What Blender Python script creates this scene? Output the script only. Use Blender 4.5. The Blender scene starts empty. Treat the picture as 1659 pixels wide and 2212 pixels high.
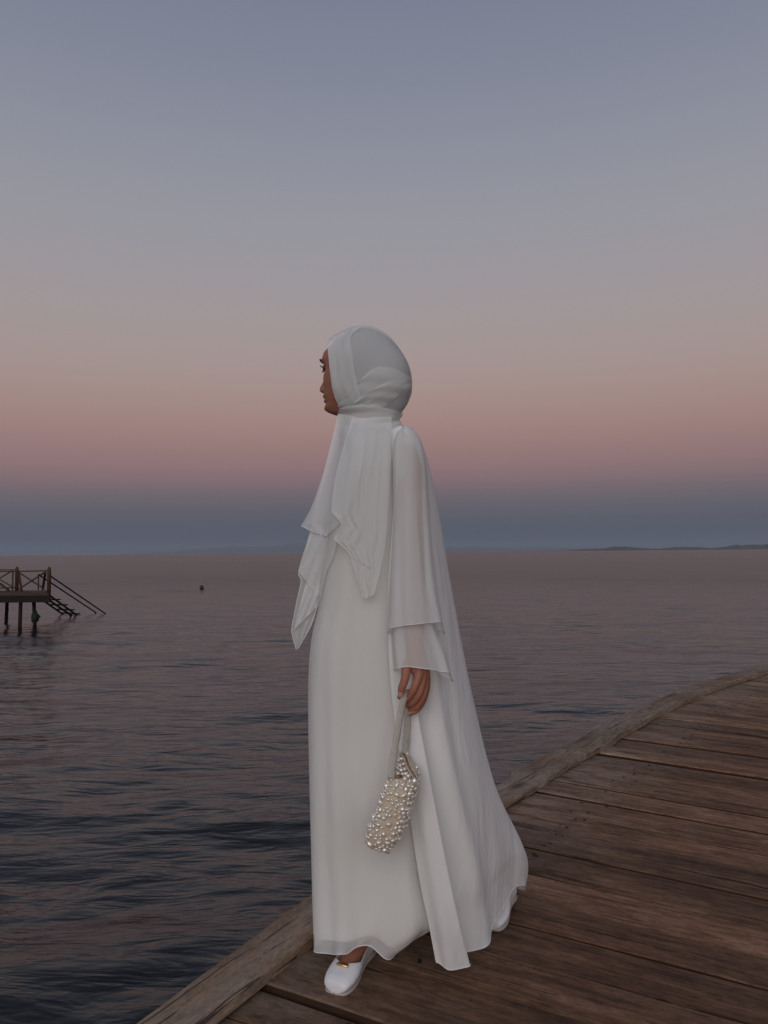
import bpy, bmesh, math, random
import numpy as np
from mathutils import Vector, Matrix
from mathutils.bvhtree import BVHTree
random.seed(7); RNG = np.random.default_rng(7)
S = bpy.context.scene
COL = S.collection
R = math.radians

# ------------------------------------------------------------------ camera
CAM_H, F_PX, PITCH, ROLL = 1.07, 1663.0, R(3.0), R(-0.48)
cam = bpy.data.cameras.new('camera'); cam_o = bpy.data.objects.new('camera', cam); COL.objects.link(cam_o)
cam.sensor_fit = 'VERTICAL'; cam.sensor_height = 36; cam.sensor_width = 27
cam.lens = F_PX / 2212 * 36
cam.clip_start = 0.05; cam.clip_end = 90000
CM = Matrix.Rotation(math.pi / 2 + PITCH, 3, 'X') @ Matrix.Rotation(ROLL, 3, 'Z')
cam_o.matrix_world = Matrix.Translation((0, 0, CAM_H)) @ CM.to_4x4()
S.camera = cam_o


def lin(r, g, b):
    f = lambda c: (c / 255 / 12.92) if c / 255 <= 0.04045 else ((c / 255 + 0.055) / 1.055) ** 2.4
    return (f(r), f(g), f(b), 1.0)


# ------------------------------------------------------------------ sky: dusk opposite the sunset (earth shadow, pink belt)
SKY = [(-8, (62, 70, 88)), (-0.3, (66, 75, 92)), (0.4, (67, 77, 94)), (1.5, (79, 85, 99)), (2.6, (90, 92, 102)), (3.6, (104, 98, 106)),
       (4.5, (118, 104, 110)), (5.4, (133, 111, 115)), (6.5, (145, 117, 119)), (8.4, (156, 126, 123)), (10.2, (162, 135, 129)),
       (12, (164, 142, 136)), (14, (163, 147, 142)), (16.5, (160, 149, 147)), (19.5, (155, 149, 151)), (23, (149, 148, 153)),
       (27, (141, 143, 152)), (32, (129, 133, 147)), (37, (119, 124, 140)), (50, (103, 108, 126)), (90, (91, 97, 116))]
world = bpy.data.worlds.new('World'); S.world = world; world.use_nodes = True
nt = world.node_tree; N = nt.nodes; L = nt.links
bg = N['Background']; tc = N.new('ShaderNodeTexCoord'); sx = N.new('ShaderNodeSeparateXYZ')
asn = N.new('ShaderNodeMath'); asn.operation = 'ARCSINE'
mr = N.new('ShaderNodeMapRange'); mr.inputs[1].default_value = R(-8); mr.inputs[2].default_value = R(90)
rp = N.new('ShaderNodeValToRGB')
L.new(tc.outputs['Generated'], sx.inputs[0]); L.new(sx.outputs[2], asn.inputs[0]); L.new(asn.outputs[0], mr.inputs[0]); L.new(mr.outputs[0], rp.inputs[0])
while len(rp.color_ramp.elements) > 1: rp.color_ramp.elements.remove(rp.color_ramp.elements[0])
for i, (e, c) in enumerate(SKY):
    p = (e + 8) / 98
    el = rp.color_ramp.elements[0] if i == 0 else rp.color_ramp.elements.new(p)
    el.position = p; el.color = lin(*c)
sky = N.new('ShaderNodeTexSky'); sky.sky_type = 'NISHITA'; sky.sun_disc = False
sky.sun_elevation = R(-2.5); sky.sun_rotation = R(180 + 12); sky.ozone_density = 2.0
add = N.new('ShaderNodeMixRGB'); add.blend_type = 'ADD'; add.inputs[0].default_value = 1.0
sc = N.new('ShaderNodeMixRGB'); sc.blend_type = 'MULTIPLY'; sc.inputs[0].default_value = 1.0; sc.inputs[2].default_value = (0.3, 0.3, 0.3, 1)
L.new(sky.outputs[0], sc.inputs[1]); L.new(rp.outputs[0], add.inputs[1]); L.new(sc.outputs[0], add.inputs[2])
L.new(add.outputs[0], bg.inputs[0]); bg.inputs[1].default_value = 1.0

# ------------------------------------------------------------------ sunset glow from behind the camera
sun = bpy.data.lights.new('sun', 'SUN'); sun_o = bpy.data.objects.new('sun', sun); COL.objects.link(sun_o)
sun.energy = 1.25; sun.angle = R(60); sun.color = (1.0, 0.965, 0.93)
sun_o.rotation_euler = Vector((0.18, 1.0, -0.33)).to_track_quat('-Z', 'Y').to_euler()

S.view_settings.view_transform = 'Standard'; S.view_settings.look = 'None'
S.view_settings.exposure = 0; S.view_settings.gamma = 1; S.view_settings.use_curve_mapping = False
S.cycles.use_denoising = True
S.cycles.transparent_max_bounces = 32; S.cycles.max_bounces = 10

WATER_Z = -0.93


# ------------------------------------------------------------------ helpers
def ray(x, y):
    return CM @ Vector(((x - 829.5) / F_PX, -(y - 1106) / F_PX, -1))


def W(x, y, Y):
    """point of the photograph's ray (x, y) at the distance Y in front of the camera"""
    d = ray(x, y); t = Y / d.y
    return Vector((t * d.x, Y, CAM_H + t * d.z))


def G(x, y, z=0.0):
    d = ray(x, y); t = (z - CAM_H) / d.z
    return Vector((t * d.x, t * d.y, z))


def tag(o, label=None, cat=None, group=None, kind=None):
    if label: o['label'] = label
    if cat: o['category'] = cat
    if group: o['group'] = group
    if kind: o['kind'] = kind
    return o


def link(name, me, mats=(), parent=None, smooth=True):
    o = bpy.data.objects.new(name, me); COL.objects.link(o)
    for m in (mats if isinstance(mats, (list, tuple)) else [mats]): me.materials.append(m)
    if smooth and len(me.polygons): me.polygons.foreach_set('use_smooth', [True] * len(me.polygons))
    if parent: o.parent = parent
    return o


def pymesh(name, V, Fc, mats=(), parent=None, smooth=True):
    me = bpy.data.meshes.new(name); me.from_pydata([tuple(v) for v in V], [], [tuple(f) for f in Fc]); me.update()
    return link(name, me, mats, parent, smooth)


def empty(name, loc=(0, 0, 0)):
    o = bpy.data.objects.new(name, None); COL.objects.link(o); o.location = loc; o.empty_display_size = .1
    return o


def crs(P, t, closed=False):
    """Catmull-Rom along axis 0; t in 0..1"""
    P = np.asarray(P, float); n = len(P)
    u = np.asarray(t) * (n if closed else n - 1)
    i = np.floor(u).astype(int)
    if not closed: i = np.clip(i, 0, n - 2)
    f = (u - i).reshape((-1,) + (1,) * (P.ndim - 1))
    if closed:
        a, b, c, d = P[(i - 1) % n], P[i % n], P[(i + 1) % n], P[(i + 2) % n]
    else:
        g = lambda k: np.where(((k >= 0) & (k < n)).reshape(f.shape), P[np.clip(k, 0, n - 1)],
                               np.where((k < 0).reshape(f.shape), 2 * P[0] - P[1], 2 * P[-1] - P[-2]))
        a, b, c, d = g(i - 1), P[i], P[i + 1], g(i + 2)
    return .5 * (2 * b + (c - a) * f + (2 * a - 5 * b + 4 * c - d) * f ** 2 + (3 * b - a - 3 * c + d) * f ** 3)


def surf_pts(grid, nu, nv, closed=False, fold=None):
    g = np.array([[tuple(p) for p in row] for row in grid], float)
    v = np.linspace(0, 1, nv)
    u = np.linspace(0, 1, nu, endpoint=not closed)
    A = crs(g, v)                                   # nv, C, 3
    B = crs(np.swapaxes(A, 0, 1), u, closed)        # nu, nv, 3
    P = np.swapaxes(B, 0, 1).copy()                 # nv, nu, 3
    if fold is not None:
        du = (np.roll(P, -1, 1) - np.roll(P, 1, 1)) if closed else np.gradient(P, axis=1)
        dv = np.gradient(P, axis=0)
        n = np.cross(du, dv); n /= np.linalg.norm(n, axis=2, keepdims=True) + 1e-9
        U, V = np.meshgrid(u, v)
        P = P + n * fold(U, V)[..., None]
    return P


def grid_faces(nv, nu, closed=False):
    F = []
    for j in range(nv - 1):
        for i in range(nu if closed else nu - 1):
            k = (i + 1) % nu
            F.append((j * nu + i, j * nu + k, (j + 1) * nu + k, (j + 1) * nu + i))
    return F


def sheet(name, grid, nu, nv, mat, parent=None, closed=False, fold=None):
    P = surf_pts(grid, nu, nv, closed, fold)
    return pymesh(name, P.reshape(-1, 3), grid_faces(nv, nu, closed), mat, parent), P


def tube_geo(pts, rad, seg=6, closed=False, cap=True):
    pts = [Vector(p) for p in pts]; n = len(pts)
    rads = rad if isinstance(rad, (list, tuple, np.ndarray)) else [rad] * n
    V, F = [], []; prev = None
    for i, p in enumerate(pts):
        a = pts[(i - 1) % n] if closed or i > 0 else p; b = pts[(i + 1) % n] if closed or i < n - 1 else p
        t = (b - a); t = t.normalized() if t.length > 1e-9 else Vector((0, 0, 1))
        if prev is None:
            prev = t.orthogonal().normalized()
        prev = (prev - t * prev.dot(t)).normalized(); q = t.cross(prev)
        for k in range(seg):
            an = 2 * math.pi * k / seg
            V.append(p + (prev * math.cos(an) + q * math.sin(an)) * rads[i])
    m = n if closed else n - 1
    for i in range(m):
        for k in range(seg):
            i2 = (i + 1) % n; k2 = (k + 1) % seg
            F.append((i * seg + k, i * seg + k2, i2 * seg + k2, i2 * seg + k))
    if cap and not closed:
        F.append(tuple(range(seg))[::-1]); F.append(tuple((n - 1) * seg + k for k in range(seg)))
    return V, F


def tube(name, pts, rad, mat, parent=None, seg=6, closed=False):
    V, F = tube_geo(pts, rad, seg, closed)
    return pymesh(name, V, F, mat, parent)


def bar_geo(p, q, w, h, up=(0, 0, 1)):
    p, q = Vector(p), Vector(q); t = (q - p).normalized(); up = Vector(up)
    if abs(t.dot(up)) > .98: up = Vector((0, 1, 0))
    s = t.cross(up).normalized(); u = s.cross(t)
    V = [c + s * (w / 2 * a) + u * (h / 2 * b) for c in (p, q) for a, b in ((-1, -1), (1, -1), (1, 1), (-1, 1))]
    F = [(0, 1, 2, 3), (7, 6, 5, 4), (0, 4, 5, 1), (1, 5, 6, 2), (2, 6, 7, 3), (3, 7, 4, 0)]
    return V, F


def bar(name, p, q, w, h, mat, parent=None, bevel=0.0, up=(0, 0, 1)):
    V, F = bar_geo(p, q, w, h, up)
    me = bpy.data.meshes.new(name); bm = bmesh.new()
    vs = [bm.verts.new(v) for v in V]
    for f in F: bm.faces.new([vs[i] for i in f])
    bmesh.ops.recalc_face_normals(bm, faces=bm.faces)
    if bevel: bmesh.ops.bevel(bm, geom=list(bm.edges), offset=bevel, segments=1, affect='EDGES')
    bm.to_mesh(me); bm.free()
    return link(name, me, mat, parent, smooth=False)


def join_geo(parts):
    V, F = [], []
    for v, f in parts:
        o = len(V); V += [Vector(x) for x in v]; F += [tuple(i + o for i in q) for q in f]
    return V, F


# ------------------------------------------------------------------ materials
def newmat(name):
    m = bpy.data.materials.new(name); m.use_nodes = True
    return m, m.node_tree.nodes, m.node_tree.links


def mat_simple(name, col, rough=.6, metal=0.0, noise=0.0, nscale=30, bump=0.0, spec=0.5, coat=0):
    m, n, l = newmat(name); b = n['Principled BSDF']
    b.inputs['Base Color'].default_value = (*col, 1); b.inputs['Roughness'].default_value = rough
    b.inputs['Metallic'].default_value = metal; b.inputs['Specular IOR Level'].default_value = spec
    b.inputs['Coat Weight'].default_value = coat
    if noise or bump:
        t = n.new('ShaderNodeTexCoord'); x = n.new('ShaderNodeTexNoise'); x.inputs['Scale'].default_value = nscale; x.inputs['Detail'].default_value = 5
        l.new(t.outputs['Object'], x.inputs['Vector'])
        if noise:
            r = n.new('ShaderNodeMapRange'); r.inputs[3].default_value = 1 - noise; r.inputs[4].default_value = 1 + noise
            h = n.new('ShaderNodeMixRGB'); h.blend_type = 'MULTIPLY'; h.inputs[0].default_value = 1; h.inputs[1].default_value = (*col, 1)
            l.new(x.outputs[0], r.inputs[0]); l.new(r.outputs[0], h.inputs[2]); l.new(h.outputs[0], b.inputs['Base Color'])
        if bump:
            u = n.new('ShaderNodeBump'); u.inputs['Strength'].default_value = 1; u.inputs['Distance'].default_value = bump
            l.new(x.outputs[0], u.inputs['Height']); l.new(u.outputs[0], b.inputs['Normal'])
    return m


def mat_cloth(name, col, alpha=1.0, transl=.3, wrinkle=.0015, wscale=(14, 14, 3)):
    m, n, l = newmat(name); n.remove(n['Principled BSDF']); out = n['Material Output']
    d = n.new('ShaderNodeBsdfDiffuse'); t = n.new('ShaderNodeBsdfTranslucent'); sh = n.new('ShaderNodeBsdfSheen')
    sh.inputs['Roughness'].default_value = .5
    mx = n.new('ShaderNodeMixShader'); mx.inputs[0].default_value = transl
    tc = n.new('ShaderNodeTexCoord'); mp = n.new('ShaderNodeMapping'); mp.inputs['Scale'].default_value = wscale
    nz = n.new('ShaderNodeTexNoise'); nz.inputs['Scale'].default_value = 1; nz.inputs['Detail'].default_value = 3
    bp = n.new('ShaderNodeBump'); bp.inputs['Distance'].default_value = wrinkle * 8
    l.new(tc.outputs['Object'], mp.inputs[0]); l.new(mp.outputs[0], nz.inputs['Vector']); l.new(nz.outputs[0], bp.inputs['Height'])
    wv = n.new('ShaderNodeTexNoise'); wv.inputs['Scale'].default_value = 900; l.new(tc.outputs['Object'], wv.inputs['Vector'])
    cr = n.new('ShaderNodeMapRange'); cr.inputs[3].default_value = .9; cr.inputs[4].default_value = 1.1; l.new(wv.outputs[0], cr.inputs[0])
    mm = n.new('ShaderNodeMixRGB'); mm.blend_type = 'MULTIPLY'; mm.inputs[0].default_value = 1; mm.inputs[1].default_value = (*col, 1); l.new(cr.outputs[0], mm.inputs[2])
    for s in (d, t): l.new(mm.outputs[0], s.inputs['Color']); l.new(bp.outputs[0], s.inputs['Normal'])
    l.new(d.outputs[0], mx.inputs[1]); l.new(t.outputs[0], mx.inputs[2])
    last = mx
    if alpha < 1:
        tr = n.new('ShaderNodeBsdfTransparent'); m2 = n.new('ShaderNodeMixShader'); m2.inputs[0].default_value = alpha
        l.new(tr.outputs[0], m2.inputs[1]); l.new(mx.outputs[0], m2.inputs[2]); last = m2
    l.new(last.outputs[0], out.inputs[0])
    return m


def mat_wood(name, dark, mid, light, grey, grey_amt=.6, grey_from=None, scale=1.0, knots=True, dirt=.5):
    """wood with its grain along the object's X axis; each object gets its own offset and tint"""
    m, n, l = newmat(name); b = n['Principled BSDF']
    tc = n.new('ShaderNodeTexCoord'); oi = n.new('ShaderNodeObjectInfo')
    def math_(op, a, c=None, v=None, clamp=False):
        q = n.new('ShaderNodeMath'); q.operation = op; q.use_clamp = clamp
        for i, z in enumerate((a, c)):
            if z is None: continue
            if isinstance(z, (int, float)): q.inputs[i].default_value = z
            else: l.new(z, q.inputs[i])
        return q.outputs[0]
    def ramp(src, stops):
        r = n.new('ShaderNodeValToRGB'); e = r.color_ramp.elements
        for i, (p, c) in enumerate(stops):
            x = e[i] if i < 2 else e.new(p)
            x.position = p; x.color = (*c, 1) if len(c) == 3 else c
        l.new(src, r.inputs[0]); return r.outputs[0]
    def mixc(fac, a, c, mode='MIX'):
        q = n.new('ShaderNodeMixRGB'); q.blend_type = mode
        for i, z in enumerate((fac, a, c)):
            if isinstance(z, (int, float)): q.inputs[i].default_value = z
            elif isinstance(z, tuple): q.inputs[i].default_value = (*z, 1)
            else: l.new(z, q.inputs[i])
        return q.outputs[0]
    off = n.new('ShaderNodeCombineXYZ'); k = math_('MULTIPLY', oi.outputs['Random'], 137.0)
    l.new(k, off.inputs[0]); l.new(math_('MULTIPLY', oi.outputs['Random'], 61.0), off.inputs[1])
    va = n.new('ShaderNodeVectorMath'); va.operation = 'ADD'; l.new(tc.outputs['Object'], va.inputs[0]); l.new(off.outputs[0], va.inputs[1])
    # gentle waviness of the grain
    wz = n.new('ShaderNodeTexNoise'); wz.inputs['Scale'].default_value = 2.2; wz.inputs['Detail'].default_value = 2; l.new(va.outputs[0], wz.inputs['Vector'])
    wsub = n.new('ShaderNodeVectorMath'); wsub.operation = 'SCALE'; wsub.inputs['Scale'].default_value = .06; l.new(wz.outputs['Color'], wsub.inputs[0])
    vb = n.new('ShaderNodeVectorMath'); vb.operation = 'ADD'; l.new(va.outputs[0], vb.inputs[0]); l.new(wsub.outputs[0], vb.inputs[1])
    def noise(vec, sc3, det=5, rough=.55):
        mp = n.new('ShaderNodeMapping'); mp.inputs['Scale'].default_value = tuple(scale * s for s in sc3); l.new(vec, mp.inputs[0])
        q = n.new('ShaderNodeTexNoise'); q.inputs['Scale'].default_value = 1; q.inputs['Detail'].default_value = det; q.inputs['Roughness'].default_value = rough
        l.new(mp.outputs[0], q.inputs['Vector']); return q.outputs[0]
    grain = noise(vb.outputs[0], (2.5, 75, 75)); grain2 = noise(vb.outputs[0], (.9, 16, 16), 3); fine = noise(vb.outputs[0], (14, 260, 260), 3)
    patch = noise(va.outputs[0], (1.6, 5, 5), 6, .65); patch2 = noise(va.outputs[0], (5, 13, 13), 6, .7)
    patch3 = noise(va.outputs[0], (2.6, 7, 7), 7, .72)
    crack = noise(vb.outputs[0], (.8, 34, 34), 3, .6)
    g = math_('ADD', math_('ADD', math_('MULTIPLY', grain, .30), math_('MULTIPLY', grain2, .25)), math_('MULTIPLY', patch3, .45))
    col = ramp(g, [(.36, dark), (.5, mid), (.64, light)])
    col = mixc(math_('MULTIPLY', fine, .6), col, mixc(1.0, col, (.55, .5, .48), 'MULTIPLY'))
    # weathered grey
    gm = ramp(patch, [(.38, (0, 0, 0)), (.62, (1, 1, 1))])
    gfac = math_('MULTIPLY', gm, grey_amt)
    if grey_from is not None:
        so = n.new('ShaderNodeSeparateXYZ'); l.new(tc.outputs['Object'], so.inputs[0])
        r = n.new('ShaderNodeMapRange'); r.interpolation_type = 'SMOOTHSTEP'; r.inputs[1].default_value = grey_from[0]; r.inputs[2].default_value = grey_from[1]; r.inputs[3].default_value = 1; r.inputs[4].default_value = .10
        l.new(math_('ADD', so.outputs[0], math_('MULTIPLY', patch2, .5)), r.inputs[0]); gfac = math_('MULTIPLY', math_('ADD', math_('MULTIPLY', gfac, .75), .30), r.outputs[0])
    col = mixc(gfac, col, mixc(math_('MULTIPLY', grain, .8), grey, tuple(c * .55 for c in grey)))
    # dark stains
    col = mixc(math_('MULTIPLY', ramp(patch2, [(.52, (0, 0, 0)), (.75, (1, 1, 1))]), dirt), col, mixc(1.0, col, (.42, .36, .34), 'MULTIPLY'))
    # mottling and scuffs
    mot = noise(va.outputs[0], (16, 42, 42), 7, .75); mot2 = noise(va.outputs[0], (55, 120, 120), 4, .7)
    col = mixc(1.0, col, ramp(math_('ADD', math_('MULTIPLY', mot, .65), math_('MULTIPLY', mot2, .35)), [(.34, (.52, .50, .48)), (.5, (1, 1, 1)), (.68, (1.45, 1.45, 1.47))]), 'MULTIPLY')
    # cracks
    ck = ramp(crack, [(.0, (1, 1, 1)), (.33, (1, 1, 1)), (.365, (0, 0, 0))])
    ck2 = ramp(noise(vb.outputs[0], (.55, 95, 95), 2), [(.0, (1, 1, 1)), (.335, (1, 1, 1)), (.36, (0, 0, 0))])
    col = mixc(math_('MULTIPLY', ck, .75), col, (.012, .008, .006)); col = mixc(math_('MULTIPLY', ck2, .7), col, (.014, .009, .006))
    hgt = math_('SUBTRACT', math_('ADD', math_('MULTIPLY', mot, .6), math_('MULTIPLY', fine, .25)), math_('MULTIPLY', ck, 1.2))
    if knots:
        mp = n.new('ShaderNodeMapping'); mp.inputs['Scale'].default_value = (1.9, 6.0, .0); l.new(va.outputs[0], mp.inputs[0])
        vo = n.new('ShaderNodeTexVoronoi'); vo.inputs['Scale'].default_value = 1; l.new(mp.outputs[0], vo.inputs['Vector'])
        gate = n.new('ShaderNodeSeparateXYZ'); l.new(vo.outputs['Color'], gate.inputs[0])
        on = math_('GREATER_THAN', gate.outputs[0], .62)
        dd = math_('ADD', vo.outputs['Distance'], math_('MULTIPLY', math_('SUBTRACT', patch2, .5), .12))
        kn = math_('MULTIPLY', ramp(dd, [(.0, (1, 1, 1)), (.05, (.9, .9, .9)), (.13, (.35, .35, .35)), (.2, (0, 0, 0))]), on)
        col = mixc(math_('MULTIPLY', kn, .8), col, tuple(c * .4 for c in dark))
    tint = n.new('ShaderNodeMapRange'); tint.inputs[3].default_value = .70; tint.inputs[4].default_value = 1.28
    l.new(oi.outputs['Random'], tint.inputs[0])
    col = mixc(1.0, col, tint.outputs[0], 'MULTIPLY')
    l.new(col, b.inputs['Base Color']); b.inputs['Roughness'].default_value = .78; b.inputs['Specular IOR Level'].default_value = .25
    bp = n.new('ShaderNodeBump'); bp.inputs['Distance'].default_value = .006; bp.inputs['Strength'].default_value = .9
    l.new(hgt, bp.inputs['Height']); l.new(bp.outputs[0], b.inputs['Normal'])
    return m


M_WOOD = mat_wood('deck_wood', (.044, .016, .0075), (.19, .093, .048), (.375, .21, .12), (.45, .35, .265), .8, (.0, .85), dirt=.9)
M_EDGE = mat_wood('edge_wood', (.12, .065, .036), (.25, .165, .105), (.36, .26, .18), (.36, .305, .25), .7, None, dirt=.3)
M_FAR = mat_wood('far_wood', (.05, .022, .014), (.085, .042, .026), (.12, .065, .042), (.1, .07, .055), .3, None, knots=False)
M_PILE = mat_simple('wet_pile', (.022, .016, .014), .75, noise=.3, nscale=6, spec=.15)
M_SIDE = mat_simple('gap_shade_side', (.05, .026, .016), .85, noise=.4, nscale=25, spec=.15)  # shade of the gaps put into the colour of the plank sides
M_NAIL = mat_simple('rusty_nail', (.02, .014, .011), .7, .3)
M_DRESS = mat_cloth('ivory_crepe', (.85, .83, .79), 1.0, .15)
M_OUTER = mat_cloth('dress_georgette', (.88, .87, .845), .62, .2)
M_CHIF = mat_cloth('white_chiffon', (.90, .89, .87), .90, .12)
M_THIN = mat_cloth('sheer_chiffon', (.88, .88, .865), .55, .2)
M_SCARF = mat_cloth('scarf_chiffon', (.88, .885, .88), .54, .2, .0008)
M_HEM = mat_cloth('rolled_hem', (.84, .83, .80), 1.0, .2)
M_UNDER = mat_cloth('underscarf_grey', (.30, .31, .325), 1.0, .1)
M_SKIN = mat_simple('skin', (.37, .152, .098), .55, noise=.08, nscale=40, spec=.35)
M_LIP = mat_simple('lips', (.24, .085, .075), .45)
M_NAILP = mat_simple('fingernail', (.46, .24, .20), .25)
M_LASH = mat_simple('eyelash_black', (.008, .006, .006), .6)
M_EYE = mat_simple('eye_dark', (.05, .03, .025), .1)
M_SHOE = mat_simple('white_leather', (.78, .78, .79), .45, noise=.04, nscale=25, bump=.0012)
M_SOLE = mat_simple('shoe_sole', (.42, .38, .35), .7)
M_GOLD = mat_simple('gold_bar', (.75, .45, .20), .22, 1.0)
M_PEARL = mat_simple('pearl', (.82, .77, .69), .13, .4, noise=.08, nscale=60, coat=.6, spec=.8)
M_BAG = mat_simple('beige_satin', (.60, .49, .37), .5, noise=.1, nscale=80, bump=.001)
M_STRAP = mat_simple('beaded_strap', (.56, .52, .45), .35, .25, noise=.35, nscale=420, bump=.003, spec=.8)
M_ZIP = mat_simple('zip_gold', (.40, .22, .10), .35, .9, noise=.4, nscale=600, bump=.002)
M_HILL = mat_simple('hillside', (.06, .07, .05), .95, noise=.3, nscale=.004)
M_HAIR = mat_simple('wet_hair', (.012, .010, .010), .35)
M_HAIRSKIN = mat_simple('tanned_wet_skin', (.09, .045, .03), .35)
M_WEED = mat_simple('sea_weed', (.010, .018, .010), .8, noise=.4, nscale=20)


def mat_water():
    m, n, l = newmat('sea_water'); b = n['Principled BSDF']
    b.inputs['Base Color'].default_value = (.011, .0115, .013, 1); b.inputs['Roughness'].default_value = .045; b.inputs['IOR'].default_value = 1.345
    g = n.new('ShaderNodeNewGeometry')
    def nz(sc3, rot, det, dist, rough=.5):
        mp = n.new('ShaderNodeMapping'); mp.inputs['Scale'].default_value = sc3; mp.inputs['Rotation'].default_value = (0, 0, rot); l.new(g.outputs['Position'], mp.inputs[0])
        q = n.new('ShaderNodeTexNoise'); q.inputs['Scale'].default_value = 1; q.inputs['Detail'].default_value = det; q.inputs['Roughness'].default_value = rough; q.inputs['Distortion'].default_value = .4
        l.new(mp.outputs[0], q.inputs['Vector'])
        u = n.new('ShaderNodeBump'); u.inputs['Distance'].default_value = dist; l.new(q.outputs[0], u.inputs['Height']); return u
    ln = n.new('ShaderNodeVectorMath'); ln.operation = 'LENGTH'; l.new(g.outputs['Position'], ln.inputs[0])
    rr = n.new('ShaderNodeMapRange'); rr.interpolation_type = 'SMOOTHSTEP'; rr.inputs[1].default_value = 3; rr.inputs[2].default_value = 60; rr.inputs[3].default_value = .09; rr.inputs[4].default_value = .29
    r2 = n.new('ShaderNodeMapRange'); r2.interpolation_type = 'SMOOTHSTEP'; r2.inputs[1].default_value = 50; r2.inputs[2].default_value = 320; r2.inputs[3].default_value = 0; r2.inputs[4].default_value = .02
    sb = n.new('ShaderNodeMath'); sb.operation = 'SUBTRACT'
    l.new(ln.outputs['Value'], rr.inputs[0]); l.new(ln.outputs['Value'], r2.inputs[0]); l.new(rr.outputs[0], sb.inputs[0]); l.new(r2.outputs[0], sb.inputs[1]); l.new(sb.outputs[0], b.inputs['Roughness'])
    a = nz((1.6, 5.5, 1), R(8), 3, .030); c = nz((4.5, 11, 1), R(-14), 3, .009); d = nz((.35, .9, 1), R(4), 2, .12)
    l.new(a.outputs[0], c.inputs['Normal']); l.new(d.outputs[0], a.inputs['Normal']); l.new(c.outputs[0], b.inputs['Normal'])
    return m


M_WATER = mat_water()


# ------------------------------------------------------------------ sea
def build_sea():
    r = np.concatenate([np.exp(np.linspace(math.log(.8), math.log(170), 620)), np.exp(np.linspace(math.log(170), math.log(40000), 80))[1:]])
    az = np.radians(np.concatenate([np.linspace(-180, -62, 26)[:-1], np.linspace(-62, 62, 420), np.linspace(62, 180, 26)[1:]]))
    RR, AZ = np.meshgrid(r, az, indexing='ij'); X = RR * np.sin(AZ); Y = RR * np.cos(AZ)
    Z = np.zeros_like(X); n = 46
    dr = np.gradient(r)[:, None] * np.ones_like(X)
    for i in range(n):
        lam = .30 * (4.2 / .30) ** (RNG.random()); th = RNG.normal(R(100), R(34)); k = 2 * math.pi / lam
        slope = .066 * math.sqrt(2 / n) * (lam / 1.2) ** .05
        w = np.clip(lam / (3.2 * dr) - 1, 0, 1)
        ph = k * (X * math.cos(th) + Y * math.sin(th)) + RNG.random() * 6.28
        Z += w * slope / k * (np.sin(ph) + .18 * np.sin(2 * ph + .9))
    Z *= 1 + .45 * np.sin(X * .23 + .6) * np.sin(Y * .31 + X * .07)
    nr, na = X.shape
    V = np.stack([X, Y, Z], 2).reshape(-1, 3)
    i, j = np.meshgrid(np.arange(nr - 1), np.arange(na - 1), indexing='ij')
    q = np.stack([i * na + j, i * na + j + 1, (i + 1) * na + j + 1, (i + 1) * na + j], 2).reshape(-1, 4)
    me = bpy.data.meshes.new('sea'); me.vertices.add(len(V)); me.vertices.foreach_set('co', V.ravel())
    me.loops.add(q.size); me.loops.foreach_set('vertex_index', q[:, ::-1].ravel().astype(np.int32))
    me.polygons.add(len(q)); me.polygons.foreach_set('loop_start', np.arange(0, q.size, 4, dtype=np.int32))
    me.update(calc_edges=True); me.validate()
    o = link('sea', me, M_WATER); o.location.z = WATER_Z
    tag(o, kind='structure')


build_sea()


def build_hills(name, Y, pts, seed, label):
    """a low coastal ridge: pts are (photo x, photo height above the horizon)"""
    rg = np.random.default_rng(seed)
    xs = np.array([p[0] for p in pts], float); hs = np.array([p[1] for p in pts], float)
    n = 260; x = np.linspace(xs[0], xs[-1], n); h = .75 * np.interp(x, xs, hs)
    for k in range(9):
        f = .02 * 1.7 ** k; h *= 1 + .10 / (1 + .4 * k) * np.sin(x * f + rg.random() * 6)
    X = (x - 829.5) / F_PX * Y; H = h / F_PX * Y
    V, m = [], 7
    prof = [(-.10, -.1), (-.07, .25), (-.035, .72), (0, 1), (.05, .7), (.1, .3), (.15, -.1)]
    for i in range(n):
        for dy, k in prof: V.append((X[i] * (1 + dy), Y * (1 + dy), WATER_Z - 3 + max(H[i], 0) * k + (3 if k > 0 else 0)))
    o = pymesh(name, V, grid_faces(n, m), M_HILL); tag(o, kind='structure')


build_hills('coastal_hills', 9000, [(1150, 0), (1215, 1.5), (1240, 3.2), (1262, 4.5), (1285, 5), (1305, 6.8), (1335, 10.5), (1350, 11), (1370, 8.5), (1400, 6), (1425, 5.5), (1450, 8), (1480, 9.5),
              (1510, 8), (1535, 5), (1560, 8), (1590, 12.5), (1615, 13.5), (1650, 12), (1690, 12), (1730, 11.5), (1760, 9.5), (1800, 11), (1900, 14), (2050, 18), (2300, 8), (2500, 0)], 3, '')
build_hills('distant_hills', 34000, [(250, 0), (330, 7), (420, 12), (500, 19), (560, 23), (620, 27), (690, 28), (760, 25), (850, 19), (950, 14), (1060, 10), (1180, 10), (1280, 8), (1400, 3), (1500, 0)], 5, '')

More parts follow.
